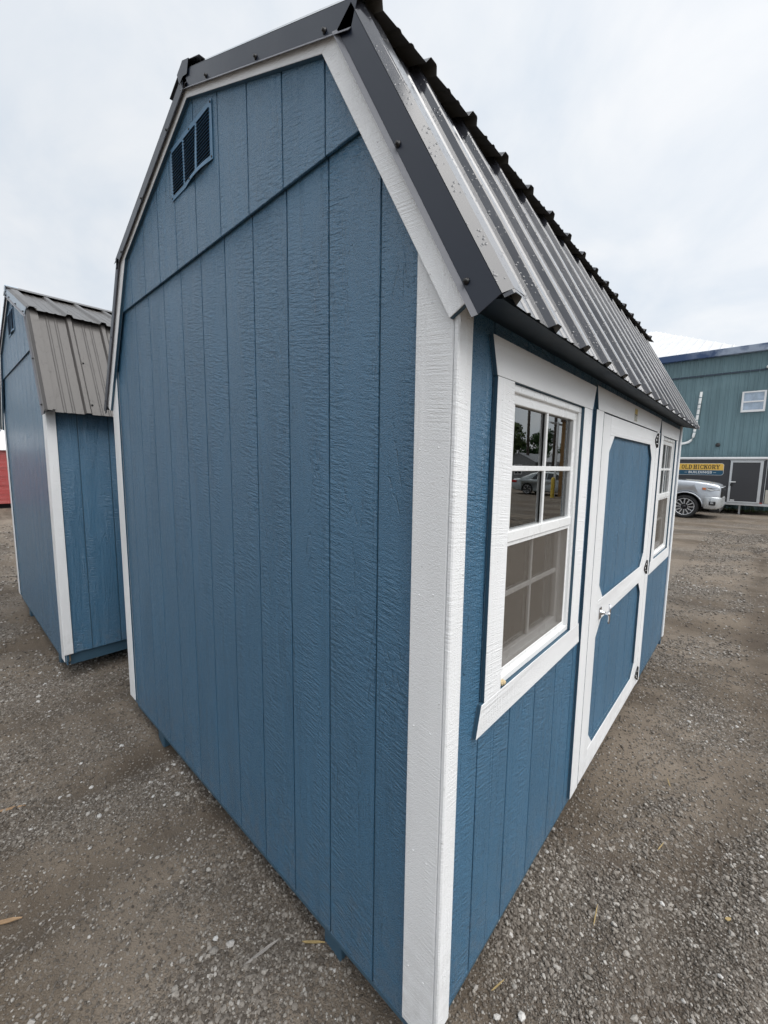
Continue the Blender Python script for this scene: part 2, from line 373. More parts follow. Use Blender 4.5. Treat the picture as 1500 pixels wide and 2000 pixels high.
# loose stone lying on the near ground: far too many to count
def in_shed(x, y): return ((x > -2.2) & (x < -0.35) & (y > 0.45)) | ((x > -5.6) & (x < -3.7) & (y > 0.2))
def scatter(n, rmin, rmax, seed, sc_lo, sc_hi, on_dirt, power=1.0, pw=2.2, clump=None):
    g = np.random.default_rng(seed); m = n * 4
    r = rmin + (rmax - rmin) * g.random(m) ** power
    a = np.radians(-42.26 + (g.random(m) - 0.5) * 128)
    x = CAM[0] + r * np.sin(a); y = CAM[1] + r * np.cos(a)
    d = dirt_mask(x, y); keep = (g.random(m) < (1 - d) ** 1.5 * (1 - on_dirt) + on_dirt) & ~in_shed(x, y)
    if clump is not None: keep &= g.random(m) < np.clip((fbm(x * 1.3, y * 1.3, clump, 3) - 0.48) / 0.12, 0.02, 1)
    x, y, r = x[keep][:n], y[keep][:n], r[keep][:n]
    s = sc_lo + (sc_hi - sc_lo) * g.random(len(x)) ** pw
    s *= np.clip(0.80 + r * 0.09, 0.9, 2.0)
    z = ground_z(x, y) + s * 0.12
    return np.stack([x, y, z], -1), s, g
def pebble_mesh(seed):
    bm = bmesh.new(); bmesh.ops.create_icosphere(bm, subdivisions=1, radius=0.5); g = np.random.default_rng(seed)
    sx, sy, sz = 0.75 + 0.6 * g.random(), 0.7 + 0.45 * g.random(), 0.5 + 0.3 * g.random()
    for v in bm.verts:
        k = 1 + (g.random() - 0.5) * 0.42; v.co = Vector((v.co.x * sx * k, v.co.y * sy * k, v.co.z * sz * k))
    me = bpy.data.meshes.new('pebble'); bm.to_mesh(me); bm.free(); return me
def pebble_mat(name, *st):
    b = NB(name); r = b.n('ShaderNodeObjectInfo').outputs['Random']; co = b.objco()
    c = b.ramp(r, *st); c = b.mix(b.mapr(b.noise(co, 6, 4), 0.35, 0.65, 0.0, 0.35), c, (0.075, 0.060, 0.047))
    return b.pbr(c, 0.7, 0, b.bump(b.noise(co, 5, 2), 0.0008, 0.6), 0.35)
ST_GREY = pebble_mat('grey_stone', (0, (0.072, 0.060, 0.049)), (0.45, (0.150, 0.131, 0.111)), (0.78, (0.232, 0.208, 0.181)), (0.93, (0.32, 0.295, 0.262)), (1, (0.44, 0.42, 0.39)))
ST_WHITE = pebble_mat('pale_stone', (0, (0.25, 0.23, 0.205)), (0.5, (0.40, 0.38, 0.355)), (1, (0.62, 0.61, 0.59)))
def instancer(name, pts, s, g, mat, label, cat, seed):
    me = bpy.data.meshes.new(name); me.vertices.add(len(pts)); me.vertices.foreach_set('co', pts.astype(np.float32).ravel())
    a = me.attributes.new('size', 'FLOAT', 'POINT'); a.data.foreach_set('value', s.astype(np.float32))
    rot = np.stack([(g.random(len(s)) - 0.5) * 0.9, (g.random(len(s)) - 0.5) * 0.9, g.random(len(s)) * 6.28], -1).astype(np.float32)
    a = me.attributes.new('turn', 'FLOAT_VECTOR', 'POINT'); a.data.foreach_set('vector', rot.ravel())
    o = link(name, me, mat); tag(o, label, cat, kind='stuff')
    ng = bpy.data.node_groups.new(name, 'GeometryNodeTree')
    ng.interface.new_socket('Geometry', in_out='INPUT', socket_type='NodeSocketGeometry'); ng.interface.new_socket('Geometry', in_out='OUTPUT', socket_type='NodeSocketGeometry')
    N = ng.nodes.new; L = ng.links.new
    gi = N('NodeGroupInput'); go = N('NodeGroupOutput'); m2p = N('GeometryNodeMeshToPoints'); ip = N('GeometryNodeInstanceOnPoints'); j = N('GeometryNodeJoinGeometry')
    L(gi.outputs[0], m2p.inputs[0])
    g2i = N('GeometryNodeGeometryToInstance')
    for k in range(5):
        ob = bpy.data.objects.new('pebble_source', pebble_mesh(seed + k)); ob.data.materials.append(mat)
        oi = N('GeometryNodeObjectInfo'); oi.inputs[0].default_value = ob; L(oi.outputs['Geometry'], g2i.inputs[0])
    L(g2i.outputs[0], ip.inputs['Instance']); ip.inputs['Pick Instance'].default_value = True
    na = N('GeometryNodeInputNamedAttribute'); na.data_type = 'FLOAT'; na.inputs[0].default_value = 'size'
    nr = N('GeometryNodeInputNamedAttribute'); nr.data_type = 'FLOAT_VECTOR'; nr.inputs[0].default_value = 'turn'
    L(m2p.outputs[0], ip.inputs['Points']); L(na.outputs[0], ip.inputs['Scale']); L(nr.outputs[0], ip.inputs['Rotation']); L(ip.outputs[0], go.inputs[0])
    md = o.modifiers.new('scatter', 'NODES'); md.node_group = ng
    return o
p, s, g = scatter(190000, 0.4, 4.6, 5, 0.0035, 0.013, 0.30, 1.0, 1.6); instancer('gravel', p, s, g, ST_GREY, 'small grey gravel strewn over the near ground', 'gravel', 100)
p, s, g = scatter(34000, 0.4, 5.5, 15, 0.010, 0.024, 0.05, 1.0, 2.4, clump=91); instancer('coarse_gravel', p, s, g, ST_GREY, 'coarser grey stones lying in drifts on the near ground', 'gravel', 150)
p, s, g = scatter(84000, 4.2, 15, 6, 0.006, 0.022, 0.16, 1.3, 2.2); instancer('far_gravel', p, s, g, ST_GREY, 'grey gravel thinning out across the yard', 'gravel', 200)
p, s, g = scatter(9500, 0.4, 8.0, 8, 0.005, 0.024, 0.06, 0.9, 3.2, clump=77); instancer('pale_gravel', p, s, g, ST_WHITE, 'pale white pebbles gathered in patches on the gravel', 'gravel', 300)

# ------------------------------------------------------------------ barn sheds (gambrel roof)
SW, SL, TH = 2.53, 3.54, 0.014                      # width, length, trim thickness
CXS = -SW / 2
E0 = Vector((0.118, 1.955)); LS = 1.809; K0 = Vector((-0.33, 2.755)); AP = Vector((CXS, 3.135))
US = (AP.y - K0.y) / (K0.x - AP.x)
dl = Vector((1, -LS)).normalized(); nl = Vector((LS, 1)).normalized()      # down-slope and outward normal, lower pitch
du = Vector((1, -US)).normalized(); nu = Vector((US, 1)).normalized()
def mirror(p): return (2 * CXS - p[0], p[1])
def xline(p, d, q, e):
    den = d.x * e.y - d.y * e.x; t = ((q.x - p.x) * e.y - (q.y - p.y) * e.x) / den; return p + d * t
def kink(ol, ou): return xline(E0 + nl * ol, dl, AP + nu * ou, du)
def apex(ou): return Vector((CXS, AP.y + ou / nu.y))
def ztop(x, o=-0.022):
    if x < CXS: x = 2 * CXS - x
    return min(E0.y + (E0.x - x) * LS + o / nl.y, AP.y + (CXS - x) * US + o / nu.y)
def xz(y): return lambda a, b: (a, y, b)
def strips(lo, hi, first, step=0.2032):
    g = first
    while g > lo: g -= step
    c = [lo]; g += step
    while g < hi:
        if g > lo + 0.004: c.append(g)
        g += step
    return list(zip(c, c[1:] + [hi]))
G = 0.0031                                            # half width of a groove

def gable_board(par, x0, x1, zb, y0, th, zcap=None):
    a, c = x0 + G, x1 - G; kx = kink(-0.022, -0.022).x; f = lambda x: min(ztop(x), zcap) if zcap else ztop(x)
    cand = [kx, 2 * CXS - kx, CXS]
    for z in (zb, zcap):
        if z:
            xe = E0.x - (z - E0.y + 0.022 / nl.y) / LS; cand += [xe, 2 * CXS - xe]
    xs = sorted([a, c] + [k for k in cand if a + 0.001 < k < c - 0.001])
    top = [(x, f(x)) for x in xs if f(x) >= zb - 1e-6]
    if len(top) < 2 or max(t[1] for t in top) < zb + 0.02: return
    pts = [(top[0][0], zb), (top[-1][0], zb)] + [t for t in top[::-1] if t[1] > zb + 1e-4]
    MB().prism(pts, xz(y0), xz(y0 + th), bev=0.0014).build('siding_board', BLUE_CUR, par)

def bevel_box(name, mat, par, x0, x1, y0, y1, z0, z1, bev=0.0025):
    return MB().box(x0, x1, y0, y1, z0, z1, bev=bev).build(name, mat, par)
def faced(name, par, pts, plane, out_, mats=None, thick=TH, bev=0.0012):
    """flat trim board: outline in (along, z) on the side wall (plane x) or gable (plane y); face is white, edges blue"""
    mats = mats or [WHITE, BLUE_EDGE]
    m = MB()
    if plane == 'x': a, c = (lambda u, z: (out_, u, z)), (lambda u, z: (out_ + thick, u, z))
    else: a, c = (lambda u, z: (u, out_, z)), (lambda u, z: (u, out_ - thick, z))
    m.prism(pts, a, c, bev=bev)
    m.bm.normal_update()
    for f in m.bm.faces:
        q = abs(f.normal.x) if plane == 'x' else abs(f.normal.y)
        f.material_index = 0 if q > 0.5 else 1
    return m.build(name, mats, par)
def rect(a0, a1, z0, z1): return [(a0, z0), (a1, z0), (a1, z1), (a0, z1)]

def screw_mesh():
    m = MB(); m.lathe([(0.0, 0), (0.0075, 0), (0.0075, -0.002), (0.0045, -0.0035), (0.0045, -0.0085), (0.0, -0.0085)], (0, 0, 0), 'y', 8); return m.mesh('screw')
SCREW = screw_mesh(); SCREW.materials.append(BLACK)
def screw(par, loc, nrm):
    o = bpy.data.objects.new('screw', SCREW); COL.objects.link(o); o.parent = par; o.location = loc
    o.rotation_euler = Vector(nrm).to_track_quat('-Y', 'Z').to_euler(); return o

def rib_profile(y0, y1, first=0.225, step=0.2286):
    pts = [(y0, 0.0)]; k = math.floor((y0 - first) / step)
    while True:
        c = first + k * step; k += 1
        if c - 0.03 > y1: break
        for off, h in ((-0.026, 0), (-0.0165, 0.0155), (-0.0125, 0.019), (0.0125, 0.019), (0.0165, 0.0155), (0.026, 0), (0.078, 0), (0.085, 0.0035), (0.092, 0.0035), (0.099, 0), (0.130, 0), (0.137, 0.0035), (0.144, 0.0035), (0.151, 0)):
            if y0 < c + off < y1: pts.append((c + off, h))
    pts.append((y1, 0.0)); return pts
def roof_sheet(par, p_top, p_bot, nrm, y0, y1, mat, n_rows=14, wav=0.0012, lift=0.003, seed=0, mir=False):
    prof = rib_profile(y0, y1); g = np.random.default_rng(seed); t = 0.0009; bm = bmesh.new(); R = []
    for layer in (0, 1):
        rows = []
        for r in range(n_rows + 1):
            f = r / n_rows; q = p_top + (p_bot - p_top) * f
            row = []
            for (yy, h) in prof:
                w = wav * math.sin(yy * 9.1 + f * 3 + seed) * math.sin(f * 7 + yy * 3.7)
                jag = (g.random() - 0.5) * 0.0022 if r == n_rows and layer == 0 else 0
                v = q + nrm * (lift + h + w - t * layer) + (p_bot - p_top).normalized() * jag
                row.append(bm.verts.new((2 * CXS - v.x if mir else v.x, yy, v.y)))
            rows.append(row)
        R.append(rows)
        for r in range(n_rows):
            for c in range(len(prof) - 1):
                q = (rows[r][c], rows[r][c + 1], rows[r + 1][c + 1], rows[r + 1][c])
                bm.faces.new(q if layer else q[::-1]).material_index = layer
    a, c = R[0][-1], R[1][-1]
    for i in range(len(prof) - 1): bm.faces.new((a[i], a[i + 1], c[i + 1], c[i]))
    for e in (0, -1):
        for r in range(n_rows): bm.faces.new((R[0][r][e], R[0][r + 1][e], R[1][r + 1][e], R[1][r][e]))
    bmesh.ops.recalc_face_normals(bm, faces=bm.faces[:])
    me = bpy.data.meshes.new('roof_sheet'); bm.to_mesh(me); bm.free()
    return link('roof_sheet', me, [mat, ROOF_BACK], par)

def window(par, y0, y1, z0, z1):
    """single-hung vinyl window in an opening of the side wall (outside is +x)"""
    xo = 0.006; m = MB(); fw = 0.022
    def ring(m, xa, xb, a0, a1, b0, b1, w, bev=0.002):
        m.box(xa, xb, a0, a1, b1 - w, b1, bev=bev); m.box(xa, xb, a0, a1, b0, b0 + w, bev=bev)
        m.box(xa, xb, a0, a0 + w, b0 + w, b1 - w, bev=bev); m.box(xa, xb, a1 - w, a1, b0 + w, b1 - w, bev=bev)
    ring(m, -0.055, xo - 0.003, y0, y1, z0, z1, fw); ring(m, -0.058, xo - 0.013, y0 + fw - 0.004, y1 - fw + 0.004, z0 + fw - 0.004, z1 - fw + 0.004, 0.016)
    w = m.build('window', VINYL, par)
    ya, yb, za, zb = y0 + fw + 0.008, y1 - fw - 0.008, z0 + fw + 0.008, z1 - fw - 0.008; zm = 1.405
    m = MB(); ring(m, -0.030, -0.006, ya, yb, zm - 0.006, zb, 0.022); m.box(-0.034, -0.001, ya, yb, zm - 0.010, zm + 0.024, bev=0.003); m.build('upper_sash', VINYL, w)
    m = MB(); ring(m, -0.054, -0.032, ya, yb, za, zm + 0.012, 0.032); m.build('lower_sash', VINYL, w)
    yc = (ya + yb) / 2; h1 = (zm + 0.024 + zb - 0.02) / 2; h2 = (za + 0.032 + zm) / 2
    for (xa, a0, a1, b0, b1) in ((-0.014, yc - 0.0068, yc + 0.0068, zm + 0.022, zb - 0.02), (-0.0145, ya + 0.02, yb - 0.02, h1 - 0.008, h1 + 0.008), (-0.042, yc - 0.007, yc + 0.007, za + 0.03, zm), (-0.0425, ya + 0.03, yb - 0.03, h2 - 0.008, h2 + 0.008)):
        bevel_box('muntin', VINYL, w, xa - 0.003, xa + 0.006, a0, a1, b0, b1, 0.0015)
    MB().box(-0.021, -0.019, ya + 0.012, yb - 0.012, zm + 0.01, zb - 0.012).build('pane', GLASS, w)
    MB().box(-0.049, -0.047, ya + 0.02, yb - 0.02, za + 0.02, zm).build('pane', GLASS, w)
    MB().box(-0.0085, -0.0078, ya + 0.004, yb - 0.004, za + 0.004, zm - 0.012).build('insect_screen', SCREEN, w)
    m = MB(); ring(m, -0.0125, -0.006, ya, yb, za, zm - 0.010, 0.012, 0.001); m.build('screen_frame', VINYL, w)
    return w

def door(par, y0, y1, z0, z1):
    sw = 0.117; ya, yb = y0 + sw, y1 - sw
    m = MB(); m.box(-0.030, -0.008, y0, y1, z0, z1); d = m.build('door', BLUE, par)
    for (a, c) in strips(y0 + 0.03, y1 - 0.03, 1.407 - 0.2032 * 2):
        MB().box(-0.009, 0.0, a + G, c - G, z0 + 0.01, z1 - 0.01, bev=0.0016).build('panel_board', BLUE, d)
    T2 = 0.0005
    faced('stile', d, rect(y0, ya, z0, z1), 'x', T2); faced('stile', d, rect(yb, y1, z0, z1), 'x', T2)
    for zr in ((1.765, z1), (0.885, 0.992), (z0, 0.235)): faced('rail', d, rect(ya + 0.0004, yb - 0.0004, zr[0], zr[1]), 'x', T2, [WHITE_H, BLUE_EDGE])
    c = 0.078
    for (yy, s) in ((ya, 1), (yb, -1)):
        for (zz, t) in ((1.765, -1), (0.992, 1), (0.885, -1), (0.235, 1)):
            pts = [(yy, zz), (yy + s * c, zz), (yy, zz + t * c)]
            faced('corner_gusset', d, pts if s * t > 0 else pts[::-1], 'x', T2 - 0.0006)
    for zh in (1.80, 0.955, 0.195):
        yh = y1 + 0.004; m = MB()
        m.box(TH + 0.001, TH + 0.006, yh + 0.002, yh + 0.022, zh - 0.046, zh + 0.046, bev=0.0015)
        m.prism([(yh - 0.002, zh - 0.045), (yh - 0.002, zh + 0.045), (yh - 0.062, zh + 0.008), (yh - 0.062, zh - 0.008)], lambda u, z: (TH + 0.001, u, z), lambda u, z: (TH + 0.006, u, z), bev=0.001)
        m.tube([(TH + 0.007, yh, zh - 0.046), (TH + 0.007, yh, zh + 0.046)], 0.005, 10)
        h = m.build('hinge', BLACK, d)
        for (dy, dz) in ((-0.018, 0.022), (-0.018, -0.022), (-0.044, 0.0)):
            o = MB().lathe([(0, 0.003), (0.003, 0.003), (0.0045, 0)], (0, 0, 0), 'x', 8).build('bolt', CHROME, h, loc=(TH + 0.006, yh + dy, zh + dz))
    yh, zh = 1.310, 0.925
    m = MB(); m.box(TH + 0.0008, TH + 0.005, yh - 0.016, yh + 0.016, zh - 0.032, zh + 0.026, bev=0.002, seg=2)
    m.lathe([(0.013, 0.004), (0.012, 0.012), (0.0075, 0.016), (0.007, 0.034), (0.009, 0.037), (0.009, 0.045), (0, 0.047)], (TH, yh, zh), 'x', 18)
    h = m.build('handle', CHROME, d)
    MB().tube([(TH + 0.041, yh + 0.003, zh + 0.046), (TH + 0.043, yh + 0.002, zh + 0.024), (TH + 0.042, yh, zh), (TH + 0.043, yh - 0.002, zh - 0.024), (TH + 0.041, yh - 0.003, zh - 0.046)], 0.005, 10).build('grip', CHROME, h)
    return d

def gable_vent(par, x0, x1, z0, z1, y):
    m = MB(); w = x1 - x0; cols = 3; mg = 0.020; gap = 0.016; cw = (w - 2 * mg - (cols - 1) * gap) / cols
    bow = lambda x, z: -0.010 * max(0, 1 - ((x - (x0 + w * 0.68)) / (w * 0.30)) ** 2) * max(0, 1 - (z - z0) / 0.05)
    def plate(a0, a1, b0, b1):
        n = max(1, int((a1 - a0) / 0.02)); vs = []; fs = []
        for i in range(n + 1):
            xx = a0 + (a1 - a0) * i / n
            for zz in (b0, b1):
                for dy in (0, -0.0022): vs.append((xx, y + dy + bow(xx, zz), zz))
        for i in range(n):
            k = i * 4
            fs += [(k + 1, k + 5, k + 7, k + 3), (k, k + 2, k + 6, k + 4), (k, k + 4, k + 5, k + 1), (k + 2, k + 3, k + 7, k + 6)]
        fs += [(0, 1, 3, 2), (n * 4, n * 4 + 2, n * 4 + 3, n * 4 + 1)]
        m.poly(vs, fs)
    plate(x0, x1, z0, z0 + 0.018); plate(x0, x1, z1 - 0.020, z1)
    xs = [x0]; 
    for k in range(cols): xs += [x0 + mg + k * (cw + gap), x0 + mg + k * (cw + gap) + cw]
    xs.append(x1)
    for k in range(0, len(xs), 2): plate(xs[k], xs[k + 1], z0 + 0.018, z1 - 0.020)
    v = m.build('gable_vent', VENT_M, par, fix=True)
    MB().box(x0 + 0.012, x1 - 0.012, y - 0.0004, y + 0.0016, z0 + 0.012, z1 - 0.012).build('vent_back', DARK, v)
    n = 14; hz = (z1 - 0.020 - z0 - 0.018) / n
    bmx = bmesh.new()
    vs = [bmx.verts.new(p) for p in [(0, 0.001, 0), (cw, 0.001, 0), (cw, -0.006, -hz * 0.44), (0, -0.006, -hz * 0.44), (0, 0.0022, 0), (cw, 0.0022, 0), (cw, -0.005, -hz * 0.50), (0, -0.005, -hz * 0.50)]]
    for f in [(0, 1, 2, 3), (7, 6, 5, 4), (0, 4, 5, 1), (3, 2, 6, 7), (0, 3, 7, 4), (1, 5, 6, 2)]: bmx.faces.new([vs[i] for i in f])
    bmesh.ops.recalc_face_normals(bmx, faces=bmx.faces[:]); sme = bpy.data.meshes.new('louvre'); bmx.to_mesh(sme); bmx.free(); sme.materials.append(VENT_M)
    for k in range(cols):
        for i in range(n):
            o = bpy.data.objects.new('louvre', sme); COL.objects.link(o); o.parent = v; o.location = (xs[1 + 2 * k], y - 0.001, z0 + 0.018 + hz * (i + 1))
    for (a, c) in ((x0 + 0.008, z1 - 0.01), (x1 - 0.008, z1 - 0.01), ((x0 + x1) / 2, z1 - 0.01), (x0 + 0.008, z0 + 0.01), (x1 - 0.008, z0 + 0.01), ((x0 + x1) / 2, z0 + 0.009)):
        o = MB().lathe([(0, -0.003), (0.003, -0.0025), (0.004, 0)], (0, 0, 0), 'y', 8).build('screw', BLACK, v, loc=(a, y - 0.0026 + bow(a, c), c))
    return v
VENT_M = plain('blue_vent_paint', (0.062, 0.165, 0.280), 0.45, var=0.03)
BLUE_CUR = BLUE

def barn_shed(name, loc, roof_m, flash_m, lower_flash, label, openings, has_door):
    S = empty(name, loc); tag(S, label, 'shed', 'blue barn sheds side by side')
    ZS = 0.085                                                        # lower edge of the side siding
    # floor, rim and skids
    MB().box(-SW + 0.03, -0.03, 0.03, SL - 0.03, -0.012, 0.095).build('floor_frame', BLUE_EDGE, S)
    MB().box(-SW + 0.03, -0.03, 0.03, SL - 0.03, 0.0965, 0.115).build('floor', PLY, S)
    for xs in (-0.455, -2.085):
        m = MB(); m.box(xs - 0.045, xs + 0.045, 0.022, SL - 0.02, GZ - 0.02 - loc[2], -0.0125, bev=0.004); m.build('skid', BLUE_EDGE, S)
    # front gable: lower sheet of boards, upper sheet lapping over it
    zf = 2.464
    out = [(0, 0.03), (0, ztop(0)), tuple(kink(-0.022, -0.022)), tuple(apex(-0.022)), mirror(kink(-0.022, -0.022)), (-SW, ztop(-SW)), (-SW, 0.03)]
    w = MB().prism(out, xz(0.0048), xz(0.016)).build('gable_wall', BLUE_EDGE, S)
    MB().prism([(a if 0.1 < abs(a - CXS) < 1.2 else (a - 0.02 * (1 if a > CXS else -1)), b - 0.01) for a, b in out], xz(0.0165), xz(0.028)).build('gable_lining', PLY, S)
    st = strips(-SW, 0.0, -0.2365)
    for a, c in st: gable_board(w, a, c, 0.0, 0.0, 0.0085, zf + 0.03)
    MB().box(-SW + 0.10, -0.10, 0.001, 0.0085, -0.016, -0.0006, bev=0.001).build('drip_edge', BLUE_EDGE, w)
    for a, c in st: gable_board(w, a, c, zf, -0.0125, 0.0085)
    xb = E0.x - (zf + 0.004 - E0.y + 0.03 / nl.y) / LS
    up = [(xb, zf + 0.004), tuple(kink(-0.03, -0.03)), tuple(apex(-0.03)), mirror(kink(-0.03, -0.03)), mirror((xb, zf + 0.004))]
    MB().prism(up, xz(-0.0078), xz(-0.0005)).build('upper_backing', BLUE_EDGE, w)
    # side wall facing +x, split round its openings
    ztw = 2.06
    sw_ = MB()
    ys = sorted({0.0, SL} | {v for o in openings for v in o[:2]})
    def spans(a, c):
        mid = (a + c) / 2; z = [(ZS, ztw)]
        for (o0, o1, p0, p1) in openings:
            if o0 < mid < o1: z = [q for (s0, s1) in z for q in ((s0, min(s1, p0)), (max(s0, p1), s1)) if q[1] - q[0] > 0.01]
        return z
    for a, c in zip(ys, ys[1:]):
        for z0, z1 in spans(a, c): sw_.box(-0.014, -0.0046, max(a, 0.017), min(c, SL - 0.002), z0, z1)
    sw_ = sw_.build('side_wall', BLUE_EDGE, S)
    ln = MB()
    for a, c in zip(ys, ys[1:]):
        for z0, z1 in spans(a, c): ln.box(-0.026, -0.0145, max(a, 0.03), min(c, SL - 0.03), max(z0, 0.117), z1)
    ln.build('side_lining', PLY, S)
    for a, c in strips(0.001, SL - 0.001, 0.174):
        cuts = sorted({a, c} | {v for o in openings for v in o[:2] if a < v < c})
        for p, q in zip(cuts, cuts[1:]):
            for z0, z1 in spans(p, q):
                p1 = p + G if p == a else p; q1 = q - G if q == c else q
                if q1 - p1 > 0.01: MB().box(-0.0085, 0.0, p1, q1, z0, z1, bev=0.0016).build('siding_board', BLUE, sw_)
    # the two walls that face away
    MB().box(-SW, -SW + 0.015, 0.017, SL, ZS, 2.06).build('back_wall', BLUE, S)
    MB().prism(out, xz(SL - 0.015), xz(SL)).build('rear_gable_wall', BLUE, S)
    if openings:
        for k in range(8):
            y = 0.15 + 0.44 * k
            MB().box(-SW + 0.0155, -SW + 0.10, y, y + 0.038, 0.117, 2.05).build('wall_stud', WOOD, S)
        for y in (0.20, 0.92, 1.07, 2.42, 2.60, 3.32): MB().box(-0.115, -0.0265, y, y + 0.038, 0.117, 1.95).build('wall_stud', WOOD, S)
        for k in range(4):
            z = 1.95; MB().box(-SW + 0.02, -0.03, 0.25 + k * 0.95, 0.29 + k * 0.95, 2.07, 2.16).build('loft_joist', WOOD, S)
    # corner boards
    faced('corner_board', S, rect(-0.107, -0.0002, 0.03, 2.165), 'y', -0.0002, [WHITE, BLUE_EDGE], bev=0.003)
    for (a, c) in ((-TH, 0.046), ):
        m = MB(); m.prism(rect(a - 0.0006, c, 0.088, 2.02), lambda u, z: (0.0004, u, z), lambda u, z: (TH + 0.001, u, z), bev=0.0035)
        m.bm.normal_update()
        for f in m.bm.faces: f.material_index = 1 if f.normal.y > 0.5 else 0
        m.build('corner_board', [WHITE, BLUE_EDGE], S)
    faced('corner_board', S, rect(SL - 0.05, SL + TH, 0.115, 2.02), 'x', 0.0004, [WHITE, WHITE], bev=0.003)
    faced('corner_board', S, rect(-SW, -SW + 0.105, 0.03, 2.165), 'y', -0.0002, [WHITE, BLUE_EDGE], bev=0.003)
    nm_ = MB().lathe([(0.0, -0.0014), (0.0016, -0.0011), (0.0026, -0.0003), (0.0029, 0.0)], (0, 0, 0), 'y', 10).mesh('nail'); nm_.materials.append(WHITE_F0)
    def nail(loc, side):
        o = bpy.data.objects.new('nail', nm_); COL.objects.link(o); o.parent = S; o.location = loc; o.rotation_euler = (0, 0, math.pi / 2 if side else 0)
    for k in range(6):
        z = 0.22 + k * 0.36
        for x in (-0.082, -0.034): nail((x + 0.004 * math.sin(k * 3 + x * 90), -0.0002 - TH, z + 0.006 * math.sin(k * 5 + x * 40)), False)
    if has_door:
        for (o0, o1, p0, p1) in [o for o in openings if o[1] - o[0] < 0.8]:
            for yy in (o0 - 0.07, o0 - 0.028, o1 + 0.028, o1 + 0.07):
                for z in (p0 + 0.06, (p0 + p1) / 2, p1 - 0.05): nail((0.0005 + TH, yy, z + 0.01 * math.sin(yy * 50)), True)
    # rake boards on the gable
    wl, wu, yr = 0.120, 0.087, -0.0127
    ki, ko = kink(-wl, -wu), kink(-0.004, -0.004)
    te = E0 - dl * 0.042
    low = [tuple(te - nl * 0.004), tuple(ko), tuple(ki), tuple(te - nl * 0.115)]
    upp = [tuple(ko), tuple(apex(-0.004)), tuple(apex(-wu)), tuple(ki)]
    for pts in (low, upp):
        faced('rake_board', S, pts, 'y', yr, [WHITE, BLUE_EDGE], thick=0.016); faced('rake_board', S, [mirror(q) for q in pts][::-1], 'y', yr, [WHITE, BLUE_EDGE], thick=0.016)
    # roof deck and soffit
    RE = SL + 0.02
    for mir in (False, True):
        f = (lambda q: mirror(q)) if mir else (lambda q: tuple(q))
        MB().prism([f(E0 - dl * 0.01), f(kink(0, 0)), f(kink(-0.014, -0.014)), f(E0 - dl * 0.01 - nl * 0.014)], xz(-0.0125), xz(RE)).build('roof_deck', ROOF_UNDER, S)
        MB().prism([f(kink(0, 0)), f(apex(0)), f(apex(-0.014)), f(kink(-0.014, -0.014))], xz(-0.0125), xz(RE)).build('roof_deck', ROOF_UNDER, S)
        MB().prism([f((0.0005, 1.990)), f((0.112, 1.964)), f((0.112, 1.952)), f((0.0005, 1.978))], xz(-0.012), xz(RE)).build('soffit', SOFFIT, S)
        # ribbed sheets
        cuts = [-0.031, 0.84, 1.7544, 2.6688, SL + 0.035]
        pt, pb, ut, ub = kink(0, 0) + nl * 0.0, E0 + dl * 0.012, apex(0), kink(0, 0) + du * 0.068
        for i in range(4):
            roof_sheet(S, pt, pb, nl, cuts[i], cuts[i + 1], roof_m, seed=i, mir=mir)
            roof_sheet(S, ut, ub, nu, cuts[i], cuts[i + 1], roof_m, seed=i + 9, mir=mir)
        # rake flashing: face, hem and top flange
        yf = -0.0335
        fm = flash_m; fl = lower_flash
        def flash(p0, p1, nrm, m_):
            m = MB(); hi, lo = 0.003, -0.056
            a, c, e, g_ = p0 + nrm * hi, p1 + nrm * hi, p1 + nrm * lo, p0 + nrm * lo
            m.prism([f(a), f(c), f(e), f(g_)], xz(yf), xz(yf + 0.0018), bev=0.0006)
            t0, t1 = p0 + nrm * 0.0225, p1 + nrm * 0.0225; k0, k1 = f(a), f(c); q0, q1 = f(t0), f(t1); w_ = 0.0016
            o = m.build('rake_flashing', m_, S, fix=True); m = MB()
            vs = [(k0[0], yf, k0[1]), (k1[0], yf, k1[1]), (q1[0], -0.017, q1[1]), (q0[0], -0.017, q0[1]), (q1[0], 0.032, q1[1]), (q0[0], 0.032, q0[1])]
            dn = Vector(f(p0 + nrm)) - Vector(f(p0)); vs += [(x - dn.x * w_, y, z - dn.y * w_) for x, y, z in vs]
            m.poly(vs, [(0, 1, 2, 3), (3, 2, 4, 5), (9, 8, 7, 6), (11, 10, 8, 9), (0, 6, 7, 1), (5, 4, 10, 11), (1, 7, 8, 2), (2, 8, 10, 4), (0, 3, 9, 6), (3, 5, 11, 9)])
            m.build('flashing_flange', roof_m, o, fix=True)
            h0, h1, g0, g1 = f(g_), f(e), f(g_ - nrm * 0.011), f(e - nrm * 0.011); yk = yf - 0.009
            MB().padd([(h0[0], yf - 0.0004, h0[1]), (h1[0], yf - 0.0004, h1[1]), (g1[0], yk, g1[1]), (g0[0], yk, g0[1]), (h0[0], yf + 0.0014, h0[1]), (h1[0], yf + 0.0014, h1[1]), (g1[0], yk + 0.0016, g1[1]), (g0[0], yk + 0.0016, g0[1])],
                      [(0, 1, 2, 3), (7, 6, 5, 4), (0, 4, 5, 1), (1, 5, 6, 2), (2, 6, 7, 3), (3, 7, 4, 0)]).build('flashing_hem', LIP, o, fix=True)
        flash(kink(0, 0) + dl * 0.012, E0 + dl * 0.002, nl, fl)
        flash(apex(0), kink(0, 0) + du * 0.034, nu, fm)
        sc = [(E0 - dl * t - nl * 0.047, fl) for t in (0.075, 0.475)] + [(kink(0, 0) - du * t - nu * 0.045, fm) for t in (0.08, 0.44, 0.80)]
        for q, _ in sc: screw(S, (f(q)[0], yf - 0.0002, f(q)[1]), (0, -1, 0))
